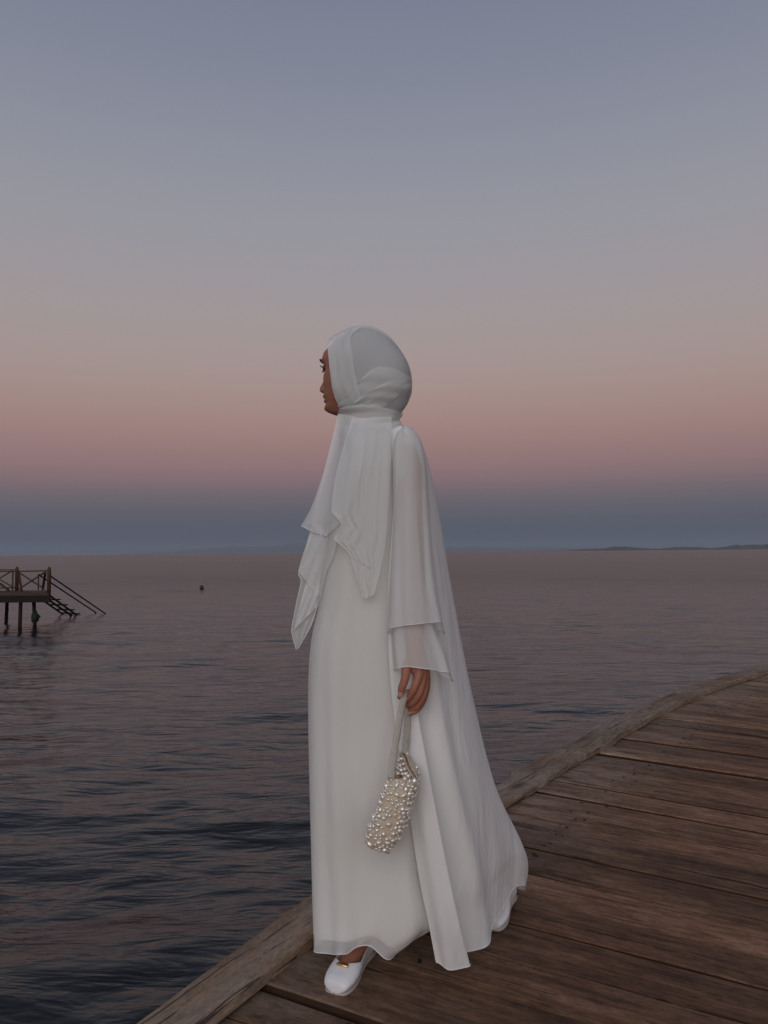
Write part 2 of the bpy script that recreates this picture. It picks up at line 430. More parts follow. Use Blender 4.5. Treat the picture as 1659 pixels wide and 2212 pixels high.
# air between here and the far shore
hz = bpy.data.meshes.new('haze'); bmh = bmesh.new(); bmesh.ops.create_cube(bmh, size=1); bmh.to_mesh(hz); bmh.free()
haze = link('haze', hz, (), None, False); haze.scale = (84000, 84000, 420); haze.location = (0, 0, WATER_Z - 4 + 210)
mh, nh, lh = newmat('haze_air'); nh.remove(nh['Principled BSDF'])
pv = nh.new('ShaderNodeVolumePrincipled'); pv.inputs['Color'].default_value = (.62, .70, .82, 1); pv.inputs['Density'].default_value = 4.2e-5
lh.new(pv.outputs[0], nh['Material Output'].inputs['Volume']); hz.materials.append(mh)
tag(haze, kind='stuff')


# ------------------------------------------------------------------ the pier we stand on
def edge_curve():
    s = np.linspace(-7, 16, 4600); ds = s[1] - s[0]
    th = np.radians(np.interp(s, [-7, -2, .2, 1, 2, 3.3, 4, 5, 8, 16], [26, 27.5, 29.5, 32.5, 35.2, 35.8, 38, 44, 49, 56]))
    x = np.cumsum(np.sin(th)) * ds; y = np.cumsum(np.cos(th)) * ds; i = np.argmin(abs(s))
    return s, x - x[i] - .389, y - y[i] + 1.813, th


ES, EX, EY, ETH = edge_curve()


def edge_at(s):
    x, y, t = np.interp(s, ES, EX), np.interp(s, ES, EY), np.interp(s, ES, ETH)
    return Vector((x, y, 0)), Vector((math.sin(t), math.cos(t), 0)), Vector((math.cos(t), -math.sin(t), 0))


pier = empty('pier', edge_at(0)[0])
tag(pier, 'brown weathered plank pier under the standing woman, edged by a raised pale board', 'pier')
PI_INV = Matrix.Translation(-pier.location)


def parent_to(o, p): o.parent = p; o.matrix_parent_inverse = p.matrix_world.inverted()


bpy.context.view_layer.update()
JO = [.013, .178, .415, .61, .80, .97, 1.164, 1.364, 1.60, 1.784, 1.994, 2.184, 2.36, 2.534, 2.76, 2.954, 3.175, 3.415, 3.665, 3.845, 4.025, 4.185, 4.345, 4.57, 4.795, 5.04, 5.286]
rj = random.Random(3)
while JO[-1] < 10.5: JO.append(JO[-1] + rj.uniform(.18, .26))
while JO[0] > -5.2: JO.insert(0, JO[0] - rj.uniform(.18, .26))
GAPS = {2.76: .036, 3.415: .024, .178: .008, .97: .008, 4.795: .020, 2.184: .012, 1.364: .006}
PL = 5.2


def build_planks():
    z_off = {}
    for a, b in zip(JO[:-1], JO[1:]):
        sm = (a + b) / 2; E, t, d = edge_at(sm)
        gr = (.002, .006) if sm < 1.7 else (.005, .013)
        ga = GAPS.get(a, rj.uniform(*gr)) / 2; gb = GAPS.get(b, rj.uniform(*gr)) / 2
        Ea, ta, da = edge_at(a); Eb, tb, db = edge_at(b)
        x0 = -.13 + rj.uniform(-.018, .012)
        M = Matrix((( d.x, t.x, 0, E.x), (d.y, t.y, 0, E.y), (0, 0, 1, 0), (0, 0, 0, 1))); MI = M.inverted()
        n = 26; xs = [x0 + (PL - x0) * (i / (n - 1)) ** 1.3 for i in range(n)]
        zt = rj.uniform(-.006, .002); tilt = rj.uniform(-.012, .012)
        if a in (.013,): zt = -.008
        if a in (.178,): zt = .004
        bow = rj.uniform(-.004, .004); ch = [rj.uniform(.002, .0045), rj.uniform(.002, .0045)]
        if 2.5 < a < 2.9: ch[0] = .006
        V, F = [], []
        pa, pb = rj.random() * 6, rj.random() * 6
        for i, x in enumerate(xs):
            la = MI @ (Ea + da * x); lb = MI @ (Eb + db * x)
            ja = .0022 * math.sin(x * 3.1 + pa) + .0012 * math.sin(x * 11 + pb) + rj.uniform(-.0009, .0009)
            jb = .0022 * math.sin(x * 2.7 + pb) + .0012 * math.sin(x * 9 + pa) + rj.uniform(-.0009, .0009)
            ya = la.y + ga + max(ja, -.001); yb = lb.y - gb + min(jb, .001)
            zz = zt + bow * math.sin(x * 1.1 + pa)
            if i == 0: zz -= .002
            for y, z in ((ya, -.042), (ya + .0008, -ch[0] - .001), (ya + ch[0] + .002, 0), ((ya + yb) / 2, .0012), (yb - ch[1] - .002, 0), (yb - .0008, -ch[1] - .001), (yb, -.042)):
                V.append((x, y, z + zz + (tilt * y if z > -.04 else 0)))
        m = 7
        for i in range(n - 1):
            for k in range(m):
                k2 = (k + 1) % m; F.append((i * m + k, (i + 1) * m + k, (i + 1) * m + k2, i * m + k2))
        F.append(tuple(range(m))); F.append(tuple((n - 1) * m + k for k in range(m))[::-1])
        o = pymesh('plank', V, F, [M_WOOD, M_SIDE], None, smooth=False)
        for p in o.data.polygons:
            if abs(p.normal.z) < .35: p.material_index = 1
        o.matrix_world = M; bpy.context.view_layer.update() if False else None
        o.parent = pier; o.matrix_parent_inverse = PI_INV


build_planks()


def build_edge_boards():
    # board ends along the edge, and the small sideways shift of each board
    segs = [(-5.0, -2.1, 0), (-2.094, 1.30, .0), (1.306, 2.62, .004), (2.626, 4.54, -.002), (4.546, 5.9, .008), (5.906, 8.2, 0), (8.206, 10.4, .004)]
    for a, b, sh in segs:
        E, t, d = edge_at((a + b) / 2)
        M = Matrix(((t.x, -d.x, 0, E.x), (t.y, -d.y, 0, E.y), (0, 0, 1, 0), (0, 0, 0, 1))); MI = M.inverted()
        n = max(16, int((b - a) * 16)); V, F = [], []; ph = rj.random() * 6
        for i in range(n):
            s = a + (b - a) * i / (n - 1); e, tt, dd = edge_at(s); p = MI @ e
            inn = p.y + sh + .0035 * math.sin(s * 5 + ph) + rj.uniform(-.0012, .0012)
            wane = .012 * math.exp(-((s - 3.12) / .10) ** 2) - .010 * math.exp(-((s - 2.92) / .16) ** 2)
            inn += wane
            out = p.y + np.interp(s, [-.6, .45, 1.3, 1.31, 1.72, 1.76, 2.02, 2.07, 2.62], [.104, .150, .150, .085, .095, .135, .135, .168, .160]) + sh + .003 * math.sin(s * 3.3 + ph) + rj.uniform(-.001, .001)
            zb, ztp = .003, .036 + .003 * math.sin(s * 1.7 + ph)
            c = .004 + .002 * math.sin(s * 7 + ph)
            for y, z in ((inn, zb), (inn, ztp - c), (inn + c, ztp), ((inn + out) / 2, ztp + .001), (out - c, ztp), (out, ztp - c), (out, zb)):
                V.append((p.x, y, z))
        m = 7
        for i in range(n - 1):
            for k in range(m):
                k2 = (k + 1) % m; F.append((i * m + k, (i + 1) * m + k, (i + 1) * m + k2, i * m + k2))
        F.append(tuple(range(m))); F.append(tuple((n - 1) * m + k for k in range(m))[::-1])
        o = pymesh('edge_board', V, F, M_EDGE, None, smooth=False); o.matrix_world = M
        o.parent = pier; o.matrix_parent_inverse = PI_INV
        bm = bmesh.new(); bm.from_mesh(o.data); bmesh.ops.recalc_face_normals(bm, faces=bm.faces); bm.to_mesh(o.data); bm.free()


build_edge_boards()


def build_nails():
    parts = []
    for a, b in zip(JO[:-1], JO[1:]):
        if b < -1 or a > 8: continue
        for xx in (.26, .31, 1.6, 3.0):
            for f in (.25, .75):
                s = a + (b - a) * (f + rj.uniform(-.08, .08)); E, t, d = edge_at(s); p = E + d * (xx + rj.uniform(-.04, .04)); r = rj.uniform(.005, .0085)
                V = [Vector((p.x, p.y, .0042))]; q = 7
                for k in range(q):
                    an = k * 2 * math.pi / q; V.append(Vector((p.x + r * math.cos(an) * rj.uniform(.7, 1.3), p.y + r * math.sin(an), .0015)))
                parts.append((V, [(0, 1 + k, 1 + (k + 1) % q) for k in range(q)]))
    V, F = join_geo(parts); o = pymesh('nail_heads', V, F, M_NAIL); tag(o, kind='stuff'); o.parent = pier; o.matrix_parent_inverse = PI_INV


build_nails()
for s in (-4, -1.9, .2, 2.3, 4.4, 6.5, 8.6):       # piles and bearers below the deck
    E, t, d = edge_at(s)
    for dx in (.12, 2.3, 4.6):
        p = E + d * dx
        o = tube('pile', [(p.x, p.y, -3.2), (p.x, p.y, -1), (p.x, p.y, -.20)], [.10, .095, .09], M_PILE, None, 10); o.parent = pier; o.matrix_parent_inverse = PI_INV
    o = bar('cross_beam', E + d * -.05 + Vector((0, 0, -.125)), E + d * 5.1 + Vector((0, 0, -.125)), .10, .14, M_PILE); o.parent = pier; o.matrix_parent_inverse = PI_INV
for dx in (.02, 2.5, 4.9):
    for a in np.arange(-5, 10, 2.5):
        p = edge_at(a)[0] + edge_at(a)[2] * dx; q = edge_at(a + 2.49)[0] + edge_at(a + 2.49)[2] * dx
        o = bar('bearer', p + Vector((0, 0, -.0545 if False else -.052 - .0)), q + Vector((0, 0, -.052)), .06, .004, M_PILE); o.parent = pier; o.matrix_parent_inverse = PI_INV


# ------------------------------------------------------------------ far pier with its ladder
def q5(x, y): return .14974 * x, 1198.9 + .14974 * y


def build_far_pier():
    root = empty('swimming_platform', W(60, 1280, 22)); bpy.context.view_layer.update()
    tag(root, 'small wooden swimming platform on piles in the sea, with crossed railings and a ladder', 'platform')
    inv = Matrix.Translation(-root.location)
    def put(o, p=root):
        o.parent = p; o.matrix_parent_inverse = inv; return o
    P = lambda x, y, Y: W(*q5(x, y), Y)
    YF, YB = 21.3, 23.6
    xr = P(715, 560, YF).x; xl = xr - 7.0
    XR = lambda Y: xr + (P(662, 515, YB).x - xr) * (Y - YF) / (YB - YF)
    n = 16
    for i in range(n):                                   # deck boards
        y0 = YF + (YB - YF) * i / n; y1 = YF + (YB - YF) * (i + 1) / n - .012
        ym = (y0 + y1) / 2; put(bar('deck_board', (xl, ym, -.02), (XR(ym), ym, -.02), y1 - y0, .04, M_FAR))
    put(bar('front_beam', (xl, YF + .03, -.135), (xr + .01, YF + .03, -.135), .07, .185, M_PILE)); put(bar('back_beam', (xl, YB - .1, -.13), (XR(YB - .1), YB - .1, -.13), .07, .17, M_PILE))
    put(bar('side_beam', (xr - .035, YF + .08, -.13), (XR(YB - .15) - .035, YB - .15, -.13), .06, .17, M_PILE))
    def pile(x, Y, lean=0.0):
        t = P(x, 630, Y); put(tube('pile', [(t.x + lean, Y, -2.6), (t.x + lean * .4, Y, -1), (t.x, Y, -.2)], [.055, .053, .05], M_PILE, None, 9)); return t
    pile(300, YF + .15, -.03); pile(105, YB - .15, -.05); t = pile(490, YF + .35, .10)
    for dx in (2.6, 4.4, 6.2):
        for Y in (YF + .15, YB - .15):
            put(tube('pile', [(xr - dx - .9, Y, -2.6), (xr - dx - .9, Y, -1), (xr - dx - .9, Y, -.2)], [.055, .053, .05], M_PILE, None, 9))
    # strip beside the outer pile and the weed round its foot
    for x, Y in ((472, YF + .38), (90, YB - .1)):
        a = P(x, 640, Y); put(bar('side_plank', (a.x, Y, -.25), (a.x + .06, Y, -.62), .03, .06, M_PILE))
    bmw = bmesh.new(); bmesh.ops.create_icosphere(bmw, subdivisions=3, radius=1)
    for v in bmw.verts:
        k = 1 + .22 * math.sin(v.co.x * 9 + v.co.z * 7) + .18 * math.sin(v.co.y * 13 + v.co.z * 5) + random.uniform(-.16, .16)
        v.co = Vector((v.co.x * .10 * k, v.co.y * .10 * k, v.co.z * .15 * k))
    mw = bpy.data.meshes.new('weed_clump'); bmw.to_mesh(mw); bmw.free()
    w = link('weed_clump', mw, M_WEED); w.location = (t.x + .05, YF + .35, -.66); put(w)
    # posts, leaning props, rails
    def post(x, ytop, ybot, Y, r=.085):
        a, b = P(x, ybot, Y), P(x, ytop, Y)
        zt = b.z; put(tube('post', [(a.x, Y, -.1 if Y < 22 else 0), (a.x, Y, zt - .12), (a.x, Y, zt - .07), (a.x, Y, zt)], [r, r, r * .95, r * .55], M_FAR, None, 12)); return a.x, zt
    post(705, 172, 560, YF + .12, .052); post(240, 170, 515, YB - .1, .054); post(-260, 168, 520, YB - .1, .054)
    rail = lambda nm, p, q, Yp, Yq, w=.032: put(bar(nm, P(*p, Yp), P(*q, Yq), w, w, M_FAR))
    YR = YB - .12
    rail('prop', (268, 255), (312, 510), YR, YR - .4, .062); rail('prop', (655, 250), (615, 492), YF + .2, YF + .9, .06); rail('prop', (0, 412), (128, 512), YR - .3, YR - .5, .05)
    rail('rail', (262, 236), (690, 228), YR, YF + .2, .036); rail('rail', (-255, 218), (225, 212), YR, YR, .034); rail('rail', (-255, 240), (225, 236), YR, YR, .034)
    rail('rail', (-255, 482), (205, 472), YR, YR, .04)
    rail('cross_brace', (285, 260), (640, 490), YR, YF + .7); rail('cross_brace', (262, 498), (660, 240), YR - .05, YF + .65)
    rail('cross_brace', (-5, 352), (205, 474), YR, YR); rail('cross_brace', (-5, 335), (172, 228), YR + .06, YR + .06); rail('cross_brace', (-230, 474), (0, 345), YR, YR)
    rail('baluster', (555, 285), (553, 505), YF + 1.0, YF + 1.0, .03); rail('baluster', (186, 225), (180, 512), YR, YR, .034)
    # ladder into the water
    lad = empty('ladder', P(640, 600, 21.9)); lad.parent = root; lad.matrix_parent_inverse = inv; bpy.context.view_layer.update()
    linv = Matrix.Translation(-lad.location)
    def putl(o): o.parent = lad; o.matrix_parent_inverse = lad.matrix_world.inverted(); return o
    def down(p, Yp, q):
        a = P(*p, Yp); b = G(*q5(*q), WATER_Z); return a, b, b + (b - a) * .12
    S1 = down((545, 600), 21.8, (905, 855)); S2 = down((640, 605), 21.8, (1040, 880)); S3 = down((725, 590), 21.8, (1112, 872))
    for s_ in (S1, S2, S3): putl(bar('stringer', s_[0], s_[2], .035, .05, M_PILE))
    for f in (.24, .50, .77, 1.0):
        putl(bar('tread', S1[0].lerp(S1[1], f) + Vector((-.02, 0, .05)), S3[0].lerp(S3[1], f) + Vector((.05, 0, .05)), .14, .035, M_PILE))
    for p, Yp, q in (((555, 282), 22.1, (1385, 832)), ((722, 300), 21.5, (1522, 848))):
        a, b, c = down(p, Yp, q); putl(tube('handrail', [a, b, c], .022, M_PILE, None, 8))


build_far_pier()


# ------------------------------------------------------------------ swimmer
def build_swimmer():
    p = G(435, 1274.8, WATER_Z)
    bmw = bmesh.new(); bmesh.ops.create_icosphere(bmw, subdivisions=3, radius=1)
    for v in bmw.verts:
        c = v.co; v.co = Vector((c.x * .085 * (1 - .12 * (c.z < 0)), c.y * .10, c.z * .125 + .105))
        if c.x < -.75 and -.3 < c.z < .1: v.co.x -= .018
    # neck and shoulders just under and breaking the surface
    V, F = tube_geo([(0, 0, .02), (0, .01, -.08), (0, .02, -.16)], [.055, .06, .09], 10)
    bm2 = bmesh.new(); vs = [bm2.verts.new(v) for v in V]; [bm2.faces.new([vs[i] for i in f]) for f in F]
    me2 = bpy.data.meshes.new('n'); bm2.to_mesh(me2); bm2.free(); bmw.from_mesh(me2)
    V, F = tube_geo([(-.16, .06, -.12), (-.10, .03, -.05), (0, .02, -.04), (.11, .02, -.03), (.17, .03, -.012), (.22, .05, -.09)], [.05, .075, .08, .075, .06, .05], 10)
    bm2 = bmesh.new(); vs = [bm2.verts.new(v) for v in V]; [bm2.faces.new([vs[i] for i in f]) for f in F]
    bm2.to_mesh(me2); bm2.free(); bmw.from_mesh(me2)
    me = bpy.data.meshes.new('person'); bmw.to_mesh(me); bmw.free()
    o = link('person', me, M_HAIRSKIN); o.location = p; o.scale = (1.2, 1.2, 1.12)
    rm = o.modifiers.new('r', 'REMESH'); rm.mode = 'VOXEL'; rm.voxel_size = .012
    dg = bpy.context.evaluated_depsgraph_get(); m2 = bpy.data.meshes.new_from_object(o.evaluated_get(dg)); o.modifiers.clear(); o.data = m2
    m2.polygons.foreach_set('use_smooth', [True] * len(m2.polygons))
    tag(o, 'distant swimmer with only a dark wet head above the calm sea', 'person')
    bmh = bmesh.new(); bmesh.ops.create_icosphere(bmh, subdivisions=3, radius=1)
    for v in bmh.verts:
        c = v.co; v.co = Vector((c.x * .094 + .012, c.y * .108, c.z * .13 + .12 + (-.05 if c.x > .2 and c.z < 0 else 0)))
    mh_ = bpy.data.meshes.new('hair'); bmh.to_mesh(mh_); bmh.free(); link('hair', mh_, M_HAIR, o)


build_swimmer()


# ================================================================== the woman
YH = 2.13
FWD = Vector((-math.cos(R(25)), math.sin(R(25)), 0)); LFT = Vector((-FWD.y, FWD.x, 0)); UP = Vector((0, 0, 1))
HC = W(768, 888, YH)
HC = Vector((HC.x, YH, HC.z))


def hp(a, b, z): return HC + FWD * a + LFT * b + UP * z


def head_geo(nz=150, na=120):
    zs = np.linspace(-.012, .224, nz); top = np.where(zs > .16, .16 + (zs - .16) * .66, zs)
    xf = np.interp(zs, [-.012, -.006, .002, .012, .02, .027, .034, .04, .046, .053, .06, .08, .10, .12, .133, .144, .155, .17, .19, .205, .216, .224],
                   [.045, .066, .082, .090, .090, .0865, .088, .0885, .089, .0885, .088, .0875, .087, .0865, .090, .0935, .0935, .091, .078, .058, .034, .004])
    wd = np.interp(zs, [-.012, -.004, .012, .03, .05, .075, .10, .125, .15, .175, .195, .21, .218, .224], [.018, .03, .041, .051, .059, .066, .070, .072, .071, .064, .053, .038, .022, .003])
    bk = np.interp(zs, [-.012, 0, .03, .06, .09, .12, .15, .175, .195, .21, .218, .224], [.02, .03, .05, .075, .095, .104, .102, .093, .078, .055, .03, .004])
    V, F = [], []
    for j in range(nz):
        for i in range(na):
            t = 2 * math.pi * i / na; c, s_ = math.cos(t), math.sin(t)
            e = 2 / 2.35
            x = (xf[j] if c > 0 else bk[j]) * math.copysign(abs(c) ** e, c); y = wd[j] * math.copysign(abs(s_) ** e, s_); z = zs[j]; zt = top[j]
            if c > 0:
                g = lambda y0, z0, sy, sz: math.exp(-((y - y0) / sy) ** 2 - ((z - z0) / sz) ** 2)
                ay = abs(y); gs = lambda y0, z0, sy, sz: math.exp(-((ay - y0) / sy) ** 2 - ((z - z0) / sz) ** 2)
                d = 0
                rz = np.interp(z, [.055, .061, .068, .076, .086, .10, .118, .132, .142], [0, .019, .0275, .0275, .0205, .0120, .006, .003, 0])
                sy = np.interp(z, [.058, .07, .09, .12], [.0135, .0125, .0095, .009])
                d += rz * math.exp(-(y / sy) ** 2)
                d += .0085 * gs(.0145, .065, .0065, .007)
                d += -.011 * gs(.033, .123, .015, .0105) + .0065 * gs(.033, .1235, .0105, .0075)
                d += .0055 * gs(.029, .1445, .02, .0065)
                d += .0125 * g(0, .0465, .023, .0050) + .0115 * g(0, .0330, .020, .0052) - .005 * g(0, .0397, .024, .0018)
                d += -.003 * g(0, .0255, .02, .004) + .008 * g(0, .011, .022, .011)
                d += .005 * gs(.046, .09, .020, .020) + .0025 * gs(.03, .05, .02, .02)
                x += d
            V.append(hp(x, y, zt))
    for j in range(nz - 1):
        for i in range(na):
            k = (i + 1) % na; F.append((j * na + i, j * na + k, (j + 1) * na + k, (j + 1) * na + i))
    F.append(tuple(range(na))[::-1]); F.append(tuple((nz - 1) * na + i for i in range(na)))
    return V, F


def chain(pts, rad, sub=6, seg=14, ends=True):
    """tapered round limb through joints, rounded at both ends"""
    P = np.array([tuple(p) for p in pts]); n = (len(pts) - 1) * sub + 1; t = np.linspace(0, 1, n)
    C = crs(P, t); r = np.interp(t, np.linspace(0, 1, len(rad)), rad)
    a, b = Vector(C[0]), Vector(C[-1]); da = (Vector(C[0]) - Vector(C[1])).normalized(); db = (Vector(C[-1]) - Vector(C[-2])).normalized()
    pre, prr, post, por = [], [], [], []
    for k in (.96, .8, .5): pre.append(a + da * r[0] * k); prr.append(r[0] * math.sqrt(1 - k * k))
    for k in (.5, .8, .96): post.append(b + db * r[-1] * k); por.append(r[-1] * math.sqrt(1 - k * k))
    return tube_geo(pre + [Vector(c) for c in C] + post, prr + list(r) + por, seg)


def q4(x, y, Y): return W(756 + .20754 * x, 1404 + .20754 * y, Y)     # close-up of hand and bag


YHAND = 1.895
SHOE_F = (G(803, 2050, .002), G(714, 2148, .002)); SHOE_R = (G(1107, 1932, .02), G(1052, 2008, .002))
HAND = {
    'thumb': ([(640, 70, .012), (592, 170, -.008), (572, 300, -.018), (541, 395, -.018), (528, 455, -.014)], [.0125, .0135, .0112, .0106, .0085]),
    'index': ([(672, 60, 0), (718, 225, -.006), (668, 395, -.016), (598, 505, -.002), (515, 492, .012)], [.015, .0120, .0098, .0088, .0068]),
    'middle': ([(700, 60, .006), (752, 245, .004), (722, 440, -.006), (655, 545, .004), (597, 575, .016)], [.015, .0122, .0100, .0090, .0072]),
    'ring': ([(725, 70, .014), (782, 275, .016), (762, 465, .006), (700, 585, .012), (628, 610, .022)], [.015, .0118, .0096, .0086, .0070]),
    'pinky': ([(740, 90, .022), (796, 315, .027), (780, 480, .018), (715, 610, .018), (630, 662, .020)], [.014, .0108, .0086, .0078, .0066]),
}
SHO_L = W(878, 1000, 2.022); ELB_L = W(890, 1210, 1.965); WRI_L = q4(672, -60, YHAND + .012)


def build_body():
    parts = [head_geo()]
    parts.append(chain([HC + FWD * .0 + UP * .05 - FWD * .02, HC - FWD * .03 + UP * -.03 + Vector((0, .02, 0)), HC - FWD * .04 + UP * -.10 + Vector((0, .025, 0))], [.048, .046, .05]))
    hip = Vector((-.045, 2.15, .93)); ch = Vector((-.045, 2.16, 1.30)); up_ = Vector((-.03, 2.16, 1.42))
    def ell(c, rx, ry, rz):
        bm = bmesh.new(); bmesh.ops.create_icosphere(bm, subdivisions=4, radius=1)
        V = [Vector((c.x + v.co.x * rx, c.y + v.co.y * ry, c.z + v.co.z * rz)) for v in bm.verts]; F = [tuple(v.index for v in f.verts) for f in bm.faces]; bm.free(); return V, F
    parts += [ell(ch, .075, .115, .17), ell(up_ + Vector((0, 0, -.05)), .055, .12, .05), ell(hip, .08, .115, .13), ell((hip + ch) / 2, .07, .10, .2)]
    for sgn, sh in ((0, SHO_L), (1, Vector((-.0, 2.28, 1.36)))):
        if sgn == 0: el, wr = ELB_L, WRI_L
        else: el = Vector((-.02, 2.29, 1.09)); wr = Vector((-.06, 2.27, .85))
        parts.append(chain([up_.lerp(sh, .6), sh, sh.lerp(el, .5), el, el.lerp(wr, .45), wr], [.040, .038, .036, .033, .032, .0225]))
        if sgn: parts.append(chain([wr, wr + Vector((-.01, 0, -.07)), wr + Vector((-.02, 0, -.15))], [.023, .03, .014]))
    # legs
    for h, k, a, heel, toe in ((Vector((-.03, 2.11, .88)), Vector((-.045, 2.13, .48)), SHOE_F[0] + Vector((-.012, -.035, .095)), *SHOE_F),
                               (Vector((-.01, 2.20, .88)), Vector((.14, 2.26, .50)), SHOE_R[0] + Vector((-.018, -.035, .10)), *SHOE_R)):
        parts.append(chain([h, h.lerp(k, .5), k, k.lerp(a, .35), a], [.065, .06, .046, .044, .030]))
        ft = lambda t, z: heel.lerp(toe, t) + Vector((0, 0, z))
        parts.append(chain([ft(.12, .034), ft(.3, .044), ft(.55, .032), ft(.80, .022)], [.025, .025, .0245, .016]))
    # hand: palm web and five fingers
    pal = lambda x, y, d: q4(x, y, YHAND + d)
    parts.append(chain([WRI_L, pal(685, 60, .01), pal(742, 225, .006)], [.0225, .024, .0165]))
    parts.append(chain([WRI_L, pal(715, 90, .018), pal(775, 265, .02)], [.0225, .022, .0155]))
    parts.append(chain([WRI_L, pal(660, 40, .010), pal(652, 130, .002)], [.0215, .018, .014]))
    parts.append(chain([pal(700, 225, .002), pal(745, 240, .004), pal(782, 275, .014), pal(795, 315, .024)], [.0128, .0130, .0125, .011]))
    parts.append(chain([pal(690, 120, .002), pal(735, 150, .006), pal(768, 190, .016)], [.0185, .0185, .0165]))
    parts.append(chain([pal(700, 300, .002), pal(748, 330, .004), pal(785, 360, .014)], [.0095, .0102, .0100]))
    parts.append(chain([pal(598, 130, -.004), pal(640, 190, -.002), pal(690, 225, .0)], [.0115, .0095, .0105]))
    for nm, (pts, rad) in HAND.items():
        parts.append(chain([pal(*p) for p in pts], [r * .94 for r in rad], 7, 12))
    V, F = join_geo(parts)
    o = pymesh('person', V, F, M_SKIN)
    rm = o.modifiers.new('r', 'REMESH'); rm.mode = 'VOXEL'; rm.voxel_size = .0026
    sm = o.modifiers.new('s', 'SMOOTH'); sm.factor = .5; sm.iterations = 2
    dg = bpy.context.evaluated_depsgraph_get(); me = bpy.data.meshes.new_from_object(o.evaluated_get(dg)); o.modifiers.clear(); o.data = me
    me.polygons.foreach_set('use_smooth', [True] * len(me.polygons))
    me.materials.append(M_LIP)
    co = np.empty(len(me.polygons) * 3); me.polygons.foreach_get('center', co); co = co.reshape(-1, 3) - np.array(HC)
    a = co @ np.array(FWD); b = co @ np.array(LFT); z = co[:, 2]
    lip = (a > .078) & (np.abs(b) < .026) & (((z - .0465) / .0075) ** 2 + (b / .027) ** 2 < 1) | (a > .078) & (((z - .0335) / .0075) ** 2 + (b / .023) ** 2 < 1)
    me.polygons.foreach_set('material_index', lip.astype(np.int32))
    tag(o, 'person in long white dress and headscarf standing in profile on the pier, holding a bag', 'person')
    return o


PERSON = build_body()

# eyes, lashes, brow
for sg in (1, -1):
    bm = bmesh.new(); bmesh.ops.create_uvsphere(bm, u_segments=18, v_segments=12, radius=.0115); me = bpy.data.meshes.new('eye'); bm.to_mesh(me); bm.free()
    o = link('eye', me, M_EYE, PERSON); o.location = hp(.0735, sg * .033, .1225)
    parts = []
    for k in range(5):
        b = sg * (.028 + .0018 * k); c = hp(.0845 - 12 * (abs(b) - .030) ** 2, b, .1275)
        out = (FWD + LFT * sg * (.02 + .03 * k)) * .85
        parts.append(tube_geo([c, c + out * .005 + UP * -.0012, c + out * .0085 + UP * .0014, c + out * .0098 + UP * .0046], [.0012, .0010, .0006, .0002], 5))
    V, F = join_geo(parts); pymesh('eyelash', V, F, M_LASH, PERSON)
    parts = []
    for k in range(5):
        b = sg * (.027 + .002 * k); c = hp(.0825 - 10 * (abs(b) - .030) ** 2, b, .1165)
        parts.append(tube_geo([c, c + FWD * .004 + UP * -.0025, c + FWD * .006 + UP * -.005], [.0007, .0005, .0002], 4))
    V, F = join_geo(parts); pymesh('lower_eyelash', V, F, M_LASH, PERSON)
    tube('eyebrow', [hp(.0965, sg * .014, .1435), hp(.0965, sg * .024, .1465), hp(.0925, sg * .036, .1480), hp(.083, sg * .047, .1445)], [.0022, .0026, .0022, .0008], M_HAIR, PERSON, 6)
# nails of thumb and little finger
def nail(tip, nxt, face, w, ln):
    t = (tip - nxt).normalized(); s_ = t.cross(face).normalized(); n = s_.cross(t)
    V, F = [], []
    for j in range(5):
        for i in range(5):
            u = (i - 2) / 2; v = j / 4; ww = w * (1 - .25 * max(0, v - .7) / .3)
            V.append(tip + t * (ln * (v - .45)) + s_ * (u * ww) + n * (.0012 - .0022 * u * u))
    pymesh('fingernail', V, grid_faces(5, 5), M_NAILP, PERSON)
tp = q4(527, 462, YHAND - .0250); nail(tp, q4(541, 395, YHAND - .026), Vector((0, -1, 0)), .0062, .012)
tp = q4(622, 664, YHAND + .013); nail(tp, q4(715, 610, YHAND + .010), Vector((-.2, -.9, -.3)), .0040, .008)


# ------------------------------------------------------------------ clothes
def ring(y, xl, xr, Ym, bn, bf, n=12, p=2.3, dy=None):
    """closed horizontal ring: starts at the left extreme, runs by the near side to the right and back by the far side"""
    A = W(xl, y, Ym); B = W(xr, y, Ym); z = W((xl + xr) / 2, y, Ym).z; cx = (A.x + B.x) / 2; rx = (B.x - A.x) / 2; out = []
    for i in range(n):
        t = math.pi + 2 * math.pi * i / n; c, s_ = math.cos(t), math.sin(t)
        X = cx + rx * math.copysign(abs(c) ** (2 / p), c); d = math.copysign(abs(s_) ** (2 / p), s_)
        out.append(Vector((X, Ym + d * (bn if d < 0 else bf), z - (dy[i] * .00125 if dy else 0))))
    return out


def fold_fn(terms, grow=1.0, start=.1):
    def f(U, V):
        a = np.clip((V - start) / (1 - start), 0, 1) ** grow; s_ = 0
        for amp, fr, ph, dr in terms: s_ = s_ + amp * np.sin(2 * math.pi * fr * U + ph + dr * V)
        return s_ * a
    return f


def hem_tube(name, pts, r, parent): return tube(name, pts, r, M_HEM, parent, 5)


